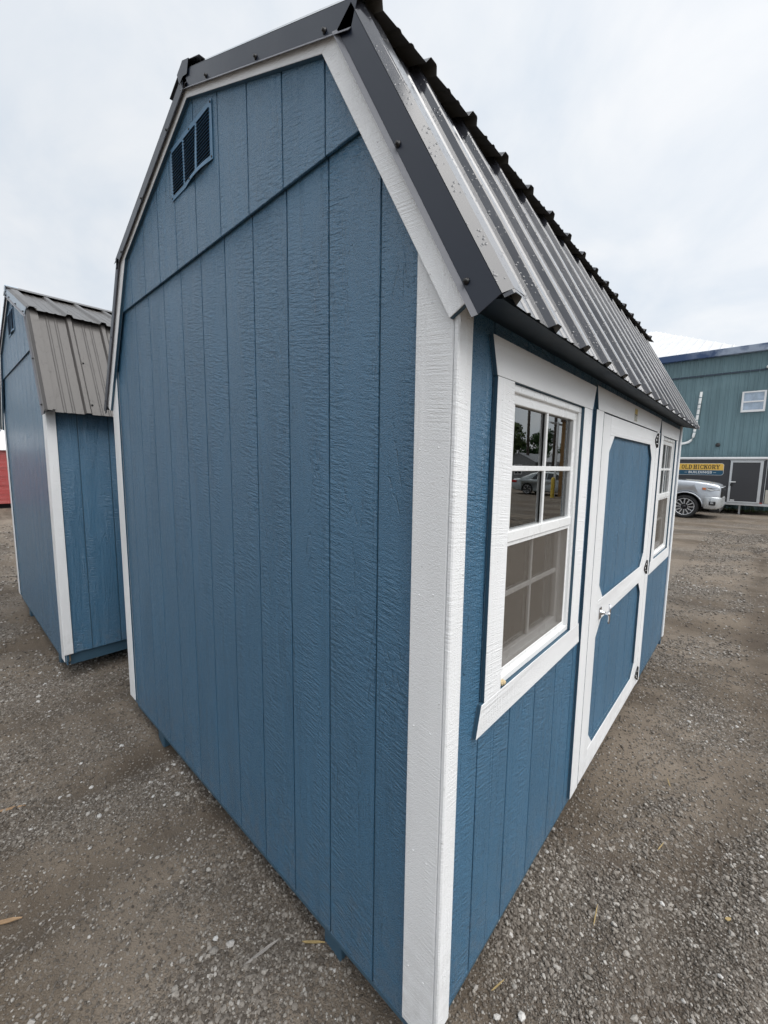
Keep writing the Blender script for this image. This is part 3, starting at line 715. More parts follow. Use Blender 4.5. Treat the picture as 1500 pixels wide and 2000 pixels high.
        sgn = -1 if mir else 1
        for k in range(15):
            yy = 0.225 + k * 0.2286 + 0.036
            for t in (0.075, 0.46):
                q = E0 - dl * t + nl * 0.0035; screw(S, (f(q)[0], yy, f(q)[1]), (nl.x * sgn, 0, nl.y))
            q = kink(0, 0) - du * 0.2 + nu * 0.0035; screw(S, (f(q)[0], yy, f(q)[1]), (nu.x * sgn, 0, nu.y))
    # ridge cap and the folded cap piece at the front of the peak
    cp = apex(0.026); a = cp + du * 0.15; m = MB()
    m.prism([tuple(a), tuple(cp), mirror(a), mirror(a - nu * 0.0015), tuple(apex(0.0245)), tuple(a - nu * 0.0015)], xz(-0.037), xz(SL + 0.04)); rc = m.build('ridge_cap', roof_m, S)
    q = apex(0.028); r = q + du * 0.058; m = MB()
    m.prism([tuple(r), tuple(q), mirror(r), mirror(r - nu * 0.048), tuple(apex(-0.024)), tuple(r - nu * 0.048)], xz(-0.0395), xz(-0.0376), bev=0.0006)
    m.prism([tuple(r), tuple(q), mirror(r), mirror(r - nu * 0.0016), tuple(apex(0.0272)), tuple(r - nu * 0.0016)], xz(-0.0375), xz(0.05))
    m.build('peak_cap', flash_m, S)
    gable_vent(S, -1.475, -1.085, 2.748, 2.953, -0.0145)
    for (o0, o1, p0, p1) in [o for o in openings if o[1] - o[0] < 0.8]:
        window(S, o0, o1, p0, p1)
        faced('side_casing', S, rect(o0 - 0.097, o0, p0, p1), 'x', 0.0005); faced('side_casing', S, rect(o1, o1 + 0.097, p0, p1), 'x', 0.0005)
        faced('head_casing', S, [(o0 - 0.100, p1 + 0.001), (o1 + 0.100, p1 + 0.001), (o1 + 0.131, p1 + 0.095), (o0 - 0.131, p1 + 0.095)], 'x', 0.0005, [WHITE_H, BLUE_EDGE])
        faced('sill_casing', S, [(o0 - 0.136, p0 - 0.091), (o1 + 0.128, p0 - 0.091), (o1 + 0.108, p0 - 0.001), (o0 - 0.112, p0 - 0.001)], 'x', 0.0005, [WHITE_H, BLUE_EDGE])
    if has_door:
        d0, d1, zd0, zd1 = 1.148, 2.392, 0.115, 1.851
        faced('door_casing', S, rect(1.038, 1.140, 0.108, 1.856), 'x', 0.0005); faced('door_casing', S, rect(2.400, 2.502, 0.108, 1.856), 'x', 0.0005)
        faced('door_head_casing', S, [(1.060, 1.857), (2.480, 1.857), (2.512, 1.949), (1.028, 1.949)], 'x', 0.0005, [WHITE_H, BLUE_EDGE])
        door(S, d0, d1, zd0, zd1)
        # maker's sticker on the head casing
        y0, y1, z0, z1 = 1.705, 1.775, 1.866, 1.934; X0 = TH + 0.0008
        k = MB().box(X0, X0 + 0.0006, y0, y1, z0, z1).build('maker_sticker', plain('sticker_white', (0.66, 0.64, 0.56), 0.4), S)
        MB().box(X0 + 0.0007, X0 + 0.001, y0 + 0.006, y1 - 0.006, z0 + 0.038, z1 - 0.006).build('sticker_print', plain('sticker_yellow', (0.62, 0.44, 0.10), 0.4), k)
        MB().box(X0 + 0.0007, X0 + 0.001, y0 + 0.006, y1 - 0.006, z0 + 0.031, z0 + 0.037).build('sticker_print', plain('sticker_brown', (0.14, 0.11, 0.08), 0.4), k)
        for j in range(4): MB().box(X0 + 0.0007, X0 + 0.001, y0 + 0.008, y1 - 0.010 - 0.008 * (j % 2), z0 + 0.005 + j * 0.0065, z0 + 0.007 + j * 0.0065).build('sticker_print', BLACK, k)
    return S
OPEN = [(0.272, 0.880, 0.963, 1.846), (1.144, 2.396, 0.085, 1.854), (2.660, 3.268, 0.963, 1.846)]
barn_shed('barn_shed', (0, 0, 0), ROOF_CH, FLASH_CH, FLASH_CH, 'nearest blue barn shed with charcoal metal roof, white-trimmed windows and a door', OPEN, True)
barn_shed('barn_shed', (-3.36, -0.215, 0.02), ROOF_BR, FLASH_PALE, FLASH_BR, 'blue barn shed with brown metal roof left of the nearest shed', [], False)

# ------------------------------------------------------------------ red shed and far building at the left edge
def lap_shed(name, x0, x1, y0, y1, h, ridge, wall_m, roof_m, label, group=None, axis='y', courses=0, openings=()):
    """gable-roofed shed; axis = ridge direction; courses of lap siding are built on the +x or -y face"""
    S = empty(name, ((x0 + x1) / 2, (y0 + y1) / 2, 0)); tag(S, label, 'shed', group)
    hx, hy = (x1 - x0) / 2, (y1 - y0) / 2; z0 = 0.05
    m = MB(); m.box(-hx, hx, -hy, hy, z0, h)
    if axis == 'y':
        for s in (-1, 1): m.prism([(-hx, h), (hx, h), (0, ridge)], lambda a, c, s=s: (a, s * hy, c), lambda a, c, s=s: (a, s * (hy - 0.05), c))
    else:
        for s in (-1, 1): m.prism([(-hy, h), (hy, h), (0, ridge)], lambda a, c, s=s: (s * hx, a, c), lambda a, c, s=s: (s * (hx - 0.05), a, c))
    m.build('wall', wall_m, S)
    if courses:
        st = (h - z0) / courses
        for k in range(courses):
            zz = z0 + k * st
            MB().padd([(hx + 0.001, -hy, zz), (hx + 0.016, -hy, zz), (hx + 0.004, -hy, zz + st), (hx + 0.001, -hy, zz + st), (hx + 0.001, hy, zz), (hx + 0.016, hy, zz), (hx + 0.004, hy, zz + st), (hx + 0.001, hy, zz + st)],
                      [(0, 1, 2, 3), (7, 6, 5, 4), (0, 4, 5, 1), (1, 5, 6, 2), (2, 6, 7, 3), (3, 7, 4, 0)]).build('siding_board', wall_m, S, fix=True)
    ov = 0.12
    for s in (-1, 1):
        r = MB()
        if axis == 'y':
            sl = (ridge - h) / hx; q = [(0, ridge + 0.01), (s * (hx + ov), h - sl * ov + 0.01), (s * (hx + ov), h - sl * ov + 0.045), (0, ridge + 0.05)]
            r.prism(q, xz(-hy - 0.1), xz(hy + 0.1)); n = int(2 * hy / 0.4)
            for k in range(n + 1):
                y = -hy + k * 2 * hy / n; d = 0.012
                r.prism([(q[3][0], q[3][1]), (q[2][0], q[2][1]), (q[2][0], q[2][1] + 0.02), (q[3][0], q[3][1] + 0.02)], xz(y - d), xz(y + d))
        else:
            sl = (ridge - h) / hy; q = [(0, ridge + 0.01), (s * (hy + ov), h - sl * ov + 0.01), (s * (hy + ov), h - sl * ov + 0.045), (0, ridge + 0.05)]
            r.prism(q, lambda a, c: (-hx - 0.1, a, c), lambda a, c: (hx + 0.1, a, c)); n = int(2 * hx / 0.4)
            for k in range(n + 1):
                x = -hx + k * 2 * hx / n; d = 0.012
                r.prism([(q[3][0], q[3][1]), (q[2][0], q[2][1]), (q[2][0], q[2][1] + 0.02), (q[3][0], q[3][1] + 0.02)], lambda a, c, x=x: (x - d, a, c), lambda a, c, x=x: (x + d, a, c))
        r.build('roof', roof_m, S)
    for (kind, face, a0, a1, b0, b1) in openings:
        pl = (lambda a, c, o: (o, a, c)) if face == 'x' else (lambda a, c, o: (a, -o, c)); of = hx if face == 'x' else hy
        sg = 1
        def slab(p, o0, o1):
            m = MB(); m.prism(p, lambda a, c: pl(a, c, of + o0), lambda a, c: pl(a, c, of + o1)); return m
        w = slab(rect(a0 - 0.07, a1 + 0.07, b0 - 0.07, b1 + 0.07), 0.018, 0.04).build(kind, WHITE_F, S)
        if kind == 'window':
            am = (a0 + a1) / 2; bm_ = (b0 + b1) / 2
            for (c0, c1) in ((a0, am - 0.02), (am + 0.02, a1)):
                for (e0, e1) in ((b0, bm_ - 0.02), (bm_ + 0.02, b1)): slab(rect(c0, c1, e0, e1), 0.0405, 0.044).build('pane', PANE_F, w)
        else: slab(rect(a0, a1, b0, b1), 0.0405, 0.05).build('panel', wall_m, w)
    m = MB()
    for sx in (-hx + 0.3, 0, hx - 0.3): m.box(sx - 0.05, sx + 0.05, -hy + 0.02, hy - 0.02, GZ - 0.02, z0 - 0.001)
    m.build('skid', DARK, S)
    return S
WHITE_F = plain('white_paint', (0.74, 0.75, 0.76), 0.5, var=0.04)
PANE_F = plain('dark_pane', (0.02, 0.025, 0.03), 0.06, var=0.02)
WHITE_ROOF = plain('white_roof_metal', (0.76, 0.77, 0.78), 0.4, var=0.05, sc=1.5)
TEAL_C = (0.135, 0.216, 0.243)
def weathered(name, col, var=0.12, rough=0.55):
    b = NB(name); co = b.objco(); f = b.noise(b.scale(co, (1.0, 1.0, 0.18)), 1.6, 6, 0.65); g_ = b.noise(co, 0.5, 4)
    c = b.mix(b.mapr(f, 0.35, 0.7, 0, 1), tuple(x * (1 - var) for x in col), tuple(min(1, x * (1 + var)) for x in col))
    c = b.mix(b.mapr(g_, 0.58, 0.74, 0, 0.30), c, tuple(min(1, x * 1.7 + 0.05) for x in col))
    return b.pbr(c, rough, 0, None, 0.4)
TEAL = weathered('teal_wall_metal', TEAL_C)
lap_shed('red_shed', -22.6, -19.6, -3.2, 1.35, 2.02, 2.75, RED, WHITE_ROOF, 'red lap-sided shed with white metal roof at the left edge', courses=6)
def panel_building(name, x0, x1, y0, y1, h, label, pitch=0.3, face='-y', rise=0.0):
    S = empty(name, ((x0 + x1) / 2, (y0 + y1) / 2, GZ)); tag(S, label, 'building')
    return S
B2 = panel_building('far_building', -58, -42, -8, 6, 7, 'distant teal building seen behind the red shed')
m = MB(); m.box(-8, 8, -7, 7, 2.2, 5.9); m.build('wall', TEAL, B2)
m = MB(); m.box(-7.9, 7.9, -6.9, 6.9, -0.1, 2.199); m.build('lower_wall', plain('brown_lower_wall', (0.2, 0.13, 0.10), 0.8), B2)
m = MB(); m.box(-8.3, 8.3, -7.3, 7.3, 5.9005, 6.15); m.build('roof', plain('grey_fascia', (0.25, 0.33, 0.36), 0.5), B2)

# ------------------------------------------------------------------ teal metal building behind the trailer
YB = 22.9
B1 = empty('metal_building', (-6, YB, GZ)); tag(B1, 'two-storey teal metal building with a blue roof edge behind the grey trailer', 'building')
FASCIA = NB('blue_fascia'); co = FASCIA.objco()
sx = FASCIA.n('ShaderNodeSeparateXYZ'); FASCIA.l(co, sx.inputs[0])
fade = FASCIA.math('MULTIPLY', FASCIA.mapr(sx.outputs[0], 3.6, 4.6, 0, 1), FASCIA.mapr(FASCIA.noise(co, 1.4, 5, 0.6), 0.38, 0.55, 0, 1))
FASCIA_M = FASCIA.pbr(FASCIA.mix(fade, (0.028, 0.065, 0.16), (0.30, 0.36, 0.46)), 0.5)
bm = MB(); xs = []; x = -16.0
prof = []
while x < 8.9:
    prof += [(x, 0), (x + 0.12, 0), (x + 0.128, 0.018), (x + 0.140, 0.018), (x + 0.148, 0), (x + 0.24, 0), (x + 0.252, 0.030), (x + 0.285, 0.030), (x + 0.297, 0)]; x += 0.305
for (z0, z1, o) in ((0.0, 5.92, 0.0), (5.93, 6.84, -0.03)):
    top = [(px, -ph + o, z1) for px, ph in prof]; bot = [(px, -ph + o, z0) for px, ph in prof]; n = len(prof)
    bm.poly(bot + top, [(i, i + 1, n + i + 1, n + i) for i in range(n - 1)])
bm.build('wall_panels', TEAL, B1)
MB().box(-16, 9.1, 0.031, 15, 0, 6.8).build('wall', TEAL, B1)
MB().box(-16, 9.1, -0.055, -0.022, 5.88, 5.945).build('seam_strip', plain('dark_seam', (0.03, 0.05, 0.075), 0.5), B1)
MB().box(-16.2, 9.3, -0.25, 15.2, 6.66, 6.95, bev=0.01).build('fascia', FASCIA_M, B1)
def bwin(x0, x1, z0, z1):
    m = MB()
    for a in ((x0, x1, z0, z0 + 0.09), (x0, x1, z1 - 0.06, z1), (x0, x0 + 0.07, z0 + 0.09, z1 - 0.06), (x1 - 0.07, x1, z0 + 0.09, z1 - 0.06)): m.box(a[0], a[1], -0.07, -0.031, a[2], a[3], bev=0.004)
    m.box(x0 + 0.07, x1 - 0.07, -0.066, -0.034, (z0 + z1) / 2 - 0.03, (z0 + z1) / 2 + 0.03, bev=0.003)
    w = m.build('window', WHITE_F, B1)
    pl = plain('pale_film_pane', (0.34, 0.42, 0.52), 0.15, var=0.25, sc=5)
    zc = (z0 + z1) / 2
    for (a, c) in ((z0 + 0.09, zc - 0.03), (zc + 0.03, z1 - 0.06)): MB().box(x0 + 0.07, x1 - 0.07, -0.045, -0.032, a, c).build('pane', pl, w)
bwin(5.74, 6.52, 4.19, 5.06)
pv = plain('white_pipe', (0.78, 0.79, 0.78), 0.35, var=0.03)
# roof drain pipe: straight drop with strap breaks, then a bend to the left
pts = [(4.33, -0.09, 5.20), (4.30, -0.09, 4.6), (4.26, -0.09, 4.0), (4.215, -0.09, 3.4), (4.19, -0.09, 3.20), (4.13, -0.09, 3.06), (4.03, -0.09, 2.97), (3.88, -0.09, 2.92), (3.5, -0.09, 2.88), (2.6, -0.09, 2.86)]
pp = MB().tube(pts, 0.055, 12).build('drain_pipe', pv, B1)
for z in (4.95, 4.66, 4.45, 4.2, 3.95, 3.6, 3.42):
    xx = np.interp(z, [3.2, 3.4, 4.0, 4.6, 5.2], [4.19, 4.215, 4.26, 4.30, 4.33]); MB().lathe([(0.0555, -0.018), (0.060, -0.018), (0.060, 0.018), (0.0555, 0.018)], (xx, -0.09, z), 'z', 14).build('pipe_strap', TEAL, pp)
MB().lathe([(0.0, -0.08), (0.08, -0.08), (0.09, -0.03), (0.09, 0.0)], (5.10, -0.031, 2.82), 'y', 14).build('pipe_outlet', BLACK, B1)
fl = MB().box(6.50, 6.60, -0.20, -0.0605, 6.02, 6.08, bev=0.006).build('flood_light', plain('lamp_housing', (0.35, 0.38, 0.40), 0.4), B1)
for dx in (-0.08, 0.09):
    MB().lathe([(0.0, -0.22), (0.055, -0.21), (0.06, -0.17), (0.045, -0.10), (0.015, -0.06)], (6.55 + dx, 0, 5.98), 'y', 12).build('lamp_head', WHITE_F, fl)

# white metal roof of a larger building behind
B3 = empty('white_roofed_building', (0, 0, GZ)); tag(B3, 'large white metal hip roof rising behind the teal building', 'building')
WR = plain('bright_white_roof', (0.60, 0.61, 0.62), 0.6, var=0.06, sc=0.6)
r0, r1, e0, e1, e2, e3 = Vector((-24, 45, 14.3)), Vector((-7.6, 45, 14.3)), Vector((-24, 30, 8.5)), Vector((-0.6, 30, 8.5)), Vector((-0.6, 60, 8.5)), Vector((-24, 60, 8.5))
m = MB(); m.poly([r0, r1, e0, e1, e2, e3], [(2, 3, 1, 0), (3, 4, 1), (4, 5, 0, 1)]); m.poly([p - Vector((0, 0, 0.2)) for p in (r0, r1, e0, e1, e2, e3)], [(0, 1, 3, 2), (1, 4, 3), (1, 0, 5, 4), (2, 3, 4, 5)])
m.build('roof', WR, B3, fix=True)
m = MB()
for k in range(44):
    x = -23.5 + k * 0.52; t = 1.0 if x < -7.6 else (x + 0.6) / -7.0
    a = Vector((x, 30, 8.5)); c = a + Vector((0, 15, 5.8)) * t; u = Vector((0.035, 0, 0)); h = Vector((0, -0.03, 0.08))
    m.poly([a - u, a + u, a + h, c - u, c + u, c + h], [(0, 2, 5, 3), (1, 4, 5, 2), (0, 1, 2), (3, 5, 4)])
m.build('roof_seam', WR, B3)
MB().box(-23.8, -0.8, 30.2, 59.8, -0.1, 8.25).build('wall', WHITE_F, B3)

# ------------------------------------------------------------------ cargo trailer with the yard's sign
YT = 20.4
T = empty('cargo_trailer', (-2, YT, GZ)); tag(T, 'dark grey enclosed cargo trailer with white rails and yellow sign', 'trailer')
CH = plain('charcoal_trailer_skin', (0.045, 0.046, 0.052), 0.42, var=0.05, sc=1.2)
ALU = plain('aluminium_trim', (0.62, 0.64, 0.66), 0.35, 0.4, var=0.04)
MB().box(-5.2, 2.76, 0.0, 2.1, 0.45, 2.13, bev=0.01).build('body', CH, T)
MB().box(2.775, 3.4, 0.0, 2.1, 0.45, 2.13, bev=0.02).build('nose', CH, T)
MB().box(2.76, 2.775, -0.006, 2.1, 0.45, 2.13).build('seam_strip', ALU, T)
MB().box(-5.22, 3.42, -0.03, 2.13, 2.131, 2.225, bev=0.015).build('top_rail', WHITE_F, T)
MB().box(-5.22, 3.42, -0.012, 2.112, 0.35, 0.449, bev=0.008).build('bottom_rail', ALU, T)
MB().box(2.80, 3.4, -0.016, -0.0005, 0.46, 0.98, bev=0.004).build('stone_guard', plain('pale_stone_guard', (0.55, 0.53, 0.47), 0.45, 0.3), T)
MB().box(2.62, 2.74, -0.02, -0.0005, 0.455, 0.485).build('marker_light', plain('red_lens', (0.5, 0.05, 0.03), 0.3), T)
d = MB()
D0, D1, DZ0, DZ1 = 1.705, 2.665, 0.452, 2.085
for a in ((D0, D0 + 0.07, DZ0, DZ1), (D1 - 0.09, D1, DZ0, DZ1), (D0 + 0.07, D1 - 0.09, DZ1 - 0.07, DZ1), (D0 + 0.07, D1 - 0.09, DZ0, DZ0 + 0.05)): d.box(a[0], a[1], -0.032, -0.0005, a[2], a[3], bev=0.004)
d = d.build('door', ALU, T)
MB().box(D0 - 0.02, D1 + 0.03, -0.045, -0.0005, DZ1 + 0.001, DZ1 + 0.018).build('drip_cap', ALU, d)
MB().box(D0 + 0.07, D1 - 0.09, -0.020, -0.001, DZ0 + 0.05, DZ1 - 0.07).build('door_skin', CH, d)
MB().box(D0 + 0.03, D0 + 0.21, -0.06, -0.034, 1.235, 1.275, bev=0.006).build('latch_bar', WHITE_F, d)
MB().box(D0 + 0.05, D0 + 0.13, -0.055, -0.034, 1.10, 1.20, bev=0.01).build('lock', BLACK, d)
MB().box(D0 + 0.09, D0 + 0.22, -0.0225, -0.0203, DZ0 + 0.065, DZ0 + 0.11).build('door_label', WHITE_F, d)
for xw in (-2.2, -1.35):
    MB().lathe([(0.0, -0.05), (0.2, -0.05), (0.33, -0.04), (0.345, 0.0), (0.345, 0.15), (0.30, 0.17), (0, 0.17)], (xw, 0.06, 0.345), 'y', 26).build('wheel', plain('trailer_tyre', (0.02, 0.02, 0.02), 0.8), T)
for xl in (2.1, -4.9): MB().box(xl - 0.03, xl + 0.03, 0.3, 0.36, -0.02, 0.349).build('stabiliser_leg', ALU, T)
# the sign, flat on the trailer skin
SG = plain('sign_navy', (0.012, 0.085, 0.155), 0.4, var=0.03); SY = plain('sign_yellow', (0.80, 0.50, 0.085), 0.4, var=0.03); SK = plain('sign_brown', (0.055, 0.04, 0.022), 0.5); SWH = plain('sign_white', (0.72, 0.74, 0.74), 0.4)
sx0, sx1, sz0, sz1, szm = -0.17, 1.50, 1.515, 1.962, 1.700
def rrect(x0, x1, z0, z1, r, top=True, bot=True):
    p = []
    for (cx_, cz_, a0, on) in ((x1 - r, z1 - r, 0, top), (x0 + r, z1 - r, 90, top), (x0 + r, z0 + r, 180, bot), (x1 - r, z0 + r, 270, bot)):
        if on: p += [(cx_ + r * math.cos(math.radians(a0 + t)), cz_ + r * math.sin(math.radians(a0 + t))) for t in range(0, 91, 15)]
        else: p.append(({0: x1, 90: x0, 180: x0, 270: x1}[a0], {0: z1, 90: z1, 180: z0, 270: z0}[a0]))
    return p
sg = MB().prism(rrect(sx0 - 0.012, sx1 + 0.012, sz0 - 0.012, sz1 + 0.012, 0.08), xz(-0.003), xz(-0.0005)).build('sign', SWH, T)
MB().prism(rrect(sx0, sx1, sz0, szm, 0.07, top=False), xz(-0.0055), xz(-0.0032)).build('sign_lower_field', SG, sg)
MB().prism(rrect(sx0, sx1, szm + 0.006, sz1, 0.07, bot=False), xz(-0.0055), xz(-0.0032)).build('sign_upper_field', SY, sg)
def glyph(c, x, z, w, h, m):
    st = w * 0.27; th = h * 0.12; e = w * 0.10
    def bar(a0, a1, b0, b1): m.box(x + a0, x + a1, -0.0075, -0.0057, z + b0, z + b1)
    def ring(cx_, a0, a1, hh0, hh1, full=True, rng=(0, 360)):
        n = 20; o = []; i_ = []
        for k in range(n + 1):
            t = math.radians(rng[0] + (rng[1] - rng[0]) * k / n); ca, sa = math.cos(t), math.sin(t)
            o.append((x + cx_ + a1 * ca, z + (hh0 + hh1) / 2 + (hh1 - hh0) / 2 * sa)); i_.append((x + cx_ + (a1 - a0) * ca, z + (hh0 + hh1) / 2 + ((hh1 - hh0) / 2 - th) * sa))
        for k in range(n): m.prism([o[k], o[k + 1], i_[k + 1], i_[k]], xz(-0.0075), xz(-0.0057))
    def quad(p): m.prism([(x + a, z + c_) for a, c_ in p], xz(-0.0075), xz(-0.0057))
    if c == 'O': ring(w / 2, st, w / 2, 0, h)
    elif c == 'C': ring(w / 2, st, w / 2, 0, h, rng=(52, 308)); bar(w * 0.80, w, h * 0.62, h * 0.95); bar(w * 0.80, w, h * 0.08, h * 0.34)
    elif c == 'D': bar(e, e + st, 0, h); ring(w * 0.45, st, w * 0.55, 0, h, rng=(-90, 90)); bar(0, w * 0.5, 0, th); bar(0, w * 0.5, h - th, h)
    elif c == 'L': bar(e, e + st, th, h - th); bar(0, w, 0, th); bar(0, e * 2 + st, h - th, h); bar(w * 0.84, w, th, h * 0.36)
    elif c == 'I': bar(w * 0.34, w * 0.66, th, h - th); bar(0.12 * w, 0.88 * w, 0, th); bar(0.12 * w, 0.88 * w, h - th, h)
    elif c == 'H':
        for a in (e, w - e - st): bar(a, a + st, th, h - th); bar(a - e, a + st + e, 0, th); bar(a - e, a + st + e, h - th, h)
        bar(e + st, w - e - st, h * 0.44, h * 0.58)
    elif c == 'K':
        bar(e, e + st, th, h - th); bar(0, 2 * e + st, 0, th); bar(0, 2 * e + st, h - th, h)
        quad([(e + st, h * 0.42), (e + st, h * 0.62), (w * 0.78, h - th), (w * 0.98, h - th)]); quad([(e + st + w * 0.06, h * 0.56), (e + st + w * 0.30, h * 0.66), (w, th), (w * 0.70, th)])
        bar(w * 0.66, w * 1.04, 0, th); bar(w * 0.66, w * 1.02, h - th, h)
    elif c == 'R':
        bar(e, e + st, th, h - th); bar(0, 2 * e + st, 0, th); bar(0, w * 0.5, h - th, h); bar(e + st, w * 0.5, h * 0.42, h * 0.42 + th)
        ring(w * 0.5, st, w * 0.45, h * 0.42, h, rng=(-90, 90)); quad([(w * 0.40, h * 0.42), (w * 0.66, h * 0.45), (w, th), (w * 0.72, th)]); bar(w * 0.70, w * 1.06, 0, th)
    elif c == 'Y':
        bar(w * 0.36, w * 0.64, th, h * 0.45); bar(w * 0.2, w * 0.8, 0, th)
        quad([(w * 0.36, h * 0.44), (w * 0.62, h * 0.40), (w * 0.30, h - th), (0.04 * w, h - th)]); quad([(w * 0.40, h * 0.40), (w * 0.64, h * 0.44), (w * 0.96, h - th), (w * 0.76, h - th)])
        bar(-0.06 * w, w * 0.42, h - th, h); bar(w * 0.64, w * 1.06, h - th, h)
adv = 0.0
for wd_, x_at in (('OLD', 0.135), ('HICKORY', 0.535)):
    xx = x_at
    for ch in wd_:
        w_ = 0.83 * {'I': 0.085, 'K': 0.145, 'H': 0.145, 'R': 0.145, 'Y': 0.135}.get(ch, 0.130)
        mm = MB(); glyph(ch, xx, szm + 0.045, w_, 0.175, mm); mm.build('letter', SK, sg); xx += w_ + 0.0145
def text_mesh(txt, size, bold=0.0):
    cu = bpy.data.curves.new('lettering', 'FONT'); cu.body = txt; cu.size = size; cu.align_x = 'CENTER'; cu.align_y = 'CENTER'; cu.extrude = 0.001; cu.offset = bold; cu.space_character = 1.12
    to = bpy.data.objects.new('lettering', cu); COL.objects.link(to); dg = bpy.context.evaluated_depsgraph_get(); me = bpy.data.meshes.new_from_object(to.evaluated_get(dg)); bpy.data.objects.remove(to, do_unlink=True); return me
o = link('lettering', text_mesh('BUILDINGS', 0.135, 0.004), SWH, sg); o.location = (0.765, -0.0068, (sz0 + szm) / 2 + 0.004); o.rotation_euler = (math.pi / 2, 0, 0); o.scale = (1.04, 1, 1)
for (a, c) in ((0.235, 0.345), (1.175, 1.285)):
    MB().prism([(a, 1.603), (c, 1.603), (c - 0.02, 1.618), (a + 0.02, 1.612)], xz(-0.0075), xz(-0.0057)).build('flourish', SWH, sg)

# weeds along the foot of the building
GRASS = plain('weeds', (0.07, 0.12, 0.03), 0.7, var=0.4, sc=3)
g = np.random.default_rng(4); m = MB()
for k in range(2600):
    x = -7 + 12 * g.random(); y = YB - 0.15 - 0.9 * g.random() ** 1.6; h = 0.05 + 0.20 * g.random() ** 2; a = g.random() * 6.28; w = 0.008
    z = GZ - 0.02; t = Vector((math.cos(a), math.sin(a), 0)); q = Vector((x, y, z)); ln = Vector((g.normal() * 0.05, g.normal() * 0.05, h))
    m.poly([q - t * w, q + t * w, q + ln], [(0, 1, 2)])
tag(m.build('weeds', GRASS), 'low green weeds along the foot of the teal building', 'weeds', kind='stuff')

# ------------------------------------------------------------------ vehicles
SILVER = NB('silver_car_paint'); co = SILVER.objco(); SILVER = SILVER.pbr((0.50, 0.53, 0.57), 0.30, 0.55, None, 0.5, 0.7, 0.06)
GREYCAR = NB('grey_car_paint').pbr((0.33, 0.36, 0.37), 0.32, 0.5, None, 0.5, 0.7, 0.06)
TYRE = plain('tyre_rubber', (0.018, 0.018, 0.019), 0.75, var=0.2, sc=20); RIM = plain('bright_alloy', (0.62, 0.63, 0.65), 0.25, 0.8, var=0.02); RIMD = plain('dark_wheel', (0.015, 0.016, 0.02), 0.4)
LENS = plain('headlamp_lens', (0.30, 0.31, 0.32), 0.22, 0.0, var=0.15, sc=20); AMBER = plain('amber_lens', (0.55, 0.18, 0.07), 0.15); REDL = plain('red_tail_lens', (0.45, 0.02, 0.02), 0.15)
CARGLASS = plain('car_glass', (0.012, 0.015, 0.018), 0.03, var=0.02, coat=0.5); GRILLE = plain('grille_black', (0.012, 0.012, 0.014), 0.3)
def section(x, w, z0, z1, r0=0.10, r1=0.14, crown=0.0, w_top=None):
    """cross-section ring at station x: rounded box of half width w"""
    wt = w if w_top is None else w_top; p = []
    for (cy, cz, a0, r) in ((w - r0, z0 + r0, -90, r0), (wt - r1, z1 - r1, 0, r1)):
        p += [(cy + r * math.cos(math.radians(a0 + t)), cz + r * math.sin(math.radians(a0 + t))) for t in (0, 30, 60, 90)]
    p += [(wt * 0.45, z1 + crown * 0.8)]
    full = [(y, z) for y, z in p] + [(0, z1 + crown)] + [(-y, z) for y, z in p[::-1]]
    return [(x, y, z) for y, z in full]
def cut_wheels(o, centres, r, w):
    for c in centres:
        cb = bmesh.new(); bmesh.ops.create_cone(cb, cap_ends=True, segments=40, radius1=r, radius2=r, depth=1.0, matrix=Matrix.Translation(c) @ Matrix.Rotation(math.pi / 2, 4, 'X')); me = bpy.data.meshes.new('cutter'); cb.to_mesh(me); cb.free(); co_ = bpy.data.objects.new('cutter', me); COL.objects.link(co_); co_.parent = o.parent
        md = o.modifiers.new('b', 'BOOLEAN'); md.object = co_; md.operation = 'DIFFERENCE'; md.solver = 'EXACT'
        bpy.context.view_layer.update(); dg = bpy.context.evaluated_depsgraph_get(); nm = bpy.data.meshes.new_from_object(o.evaluated_get(dg)); o.modifiers.clear(); o.data = nm; bpy.data.objects.remove(co_, do_unlink=True)
        if len(nm.materials) < 2: nm.materials.append(DARK)
        for p in nm.polygons:
            if max(math.hypot(nm.vertices[i].co.x - c[0], nm.vertices[i].co.z - c[2]) for i in p.vertices) < r * 1.004 and p.normal.dot(Vector((c[0], p.center.y, c[2])) - p.center) > -1e-3: p.material_index = 1
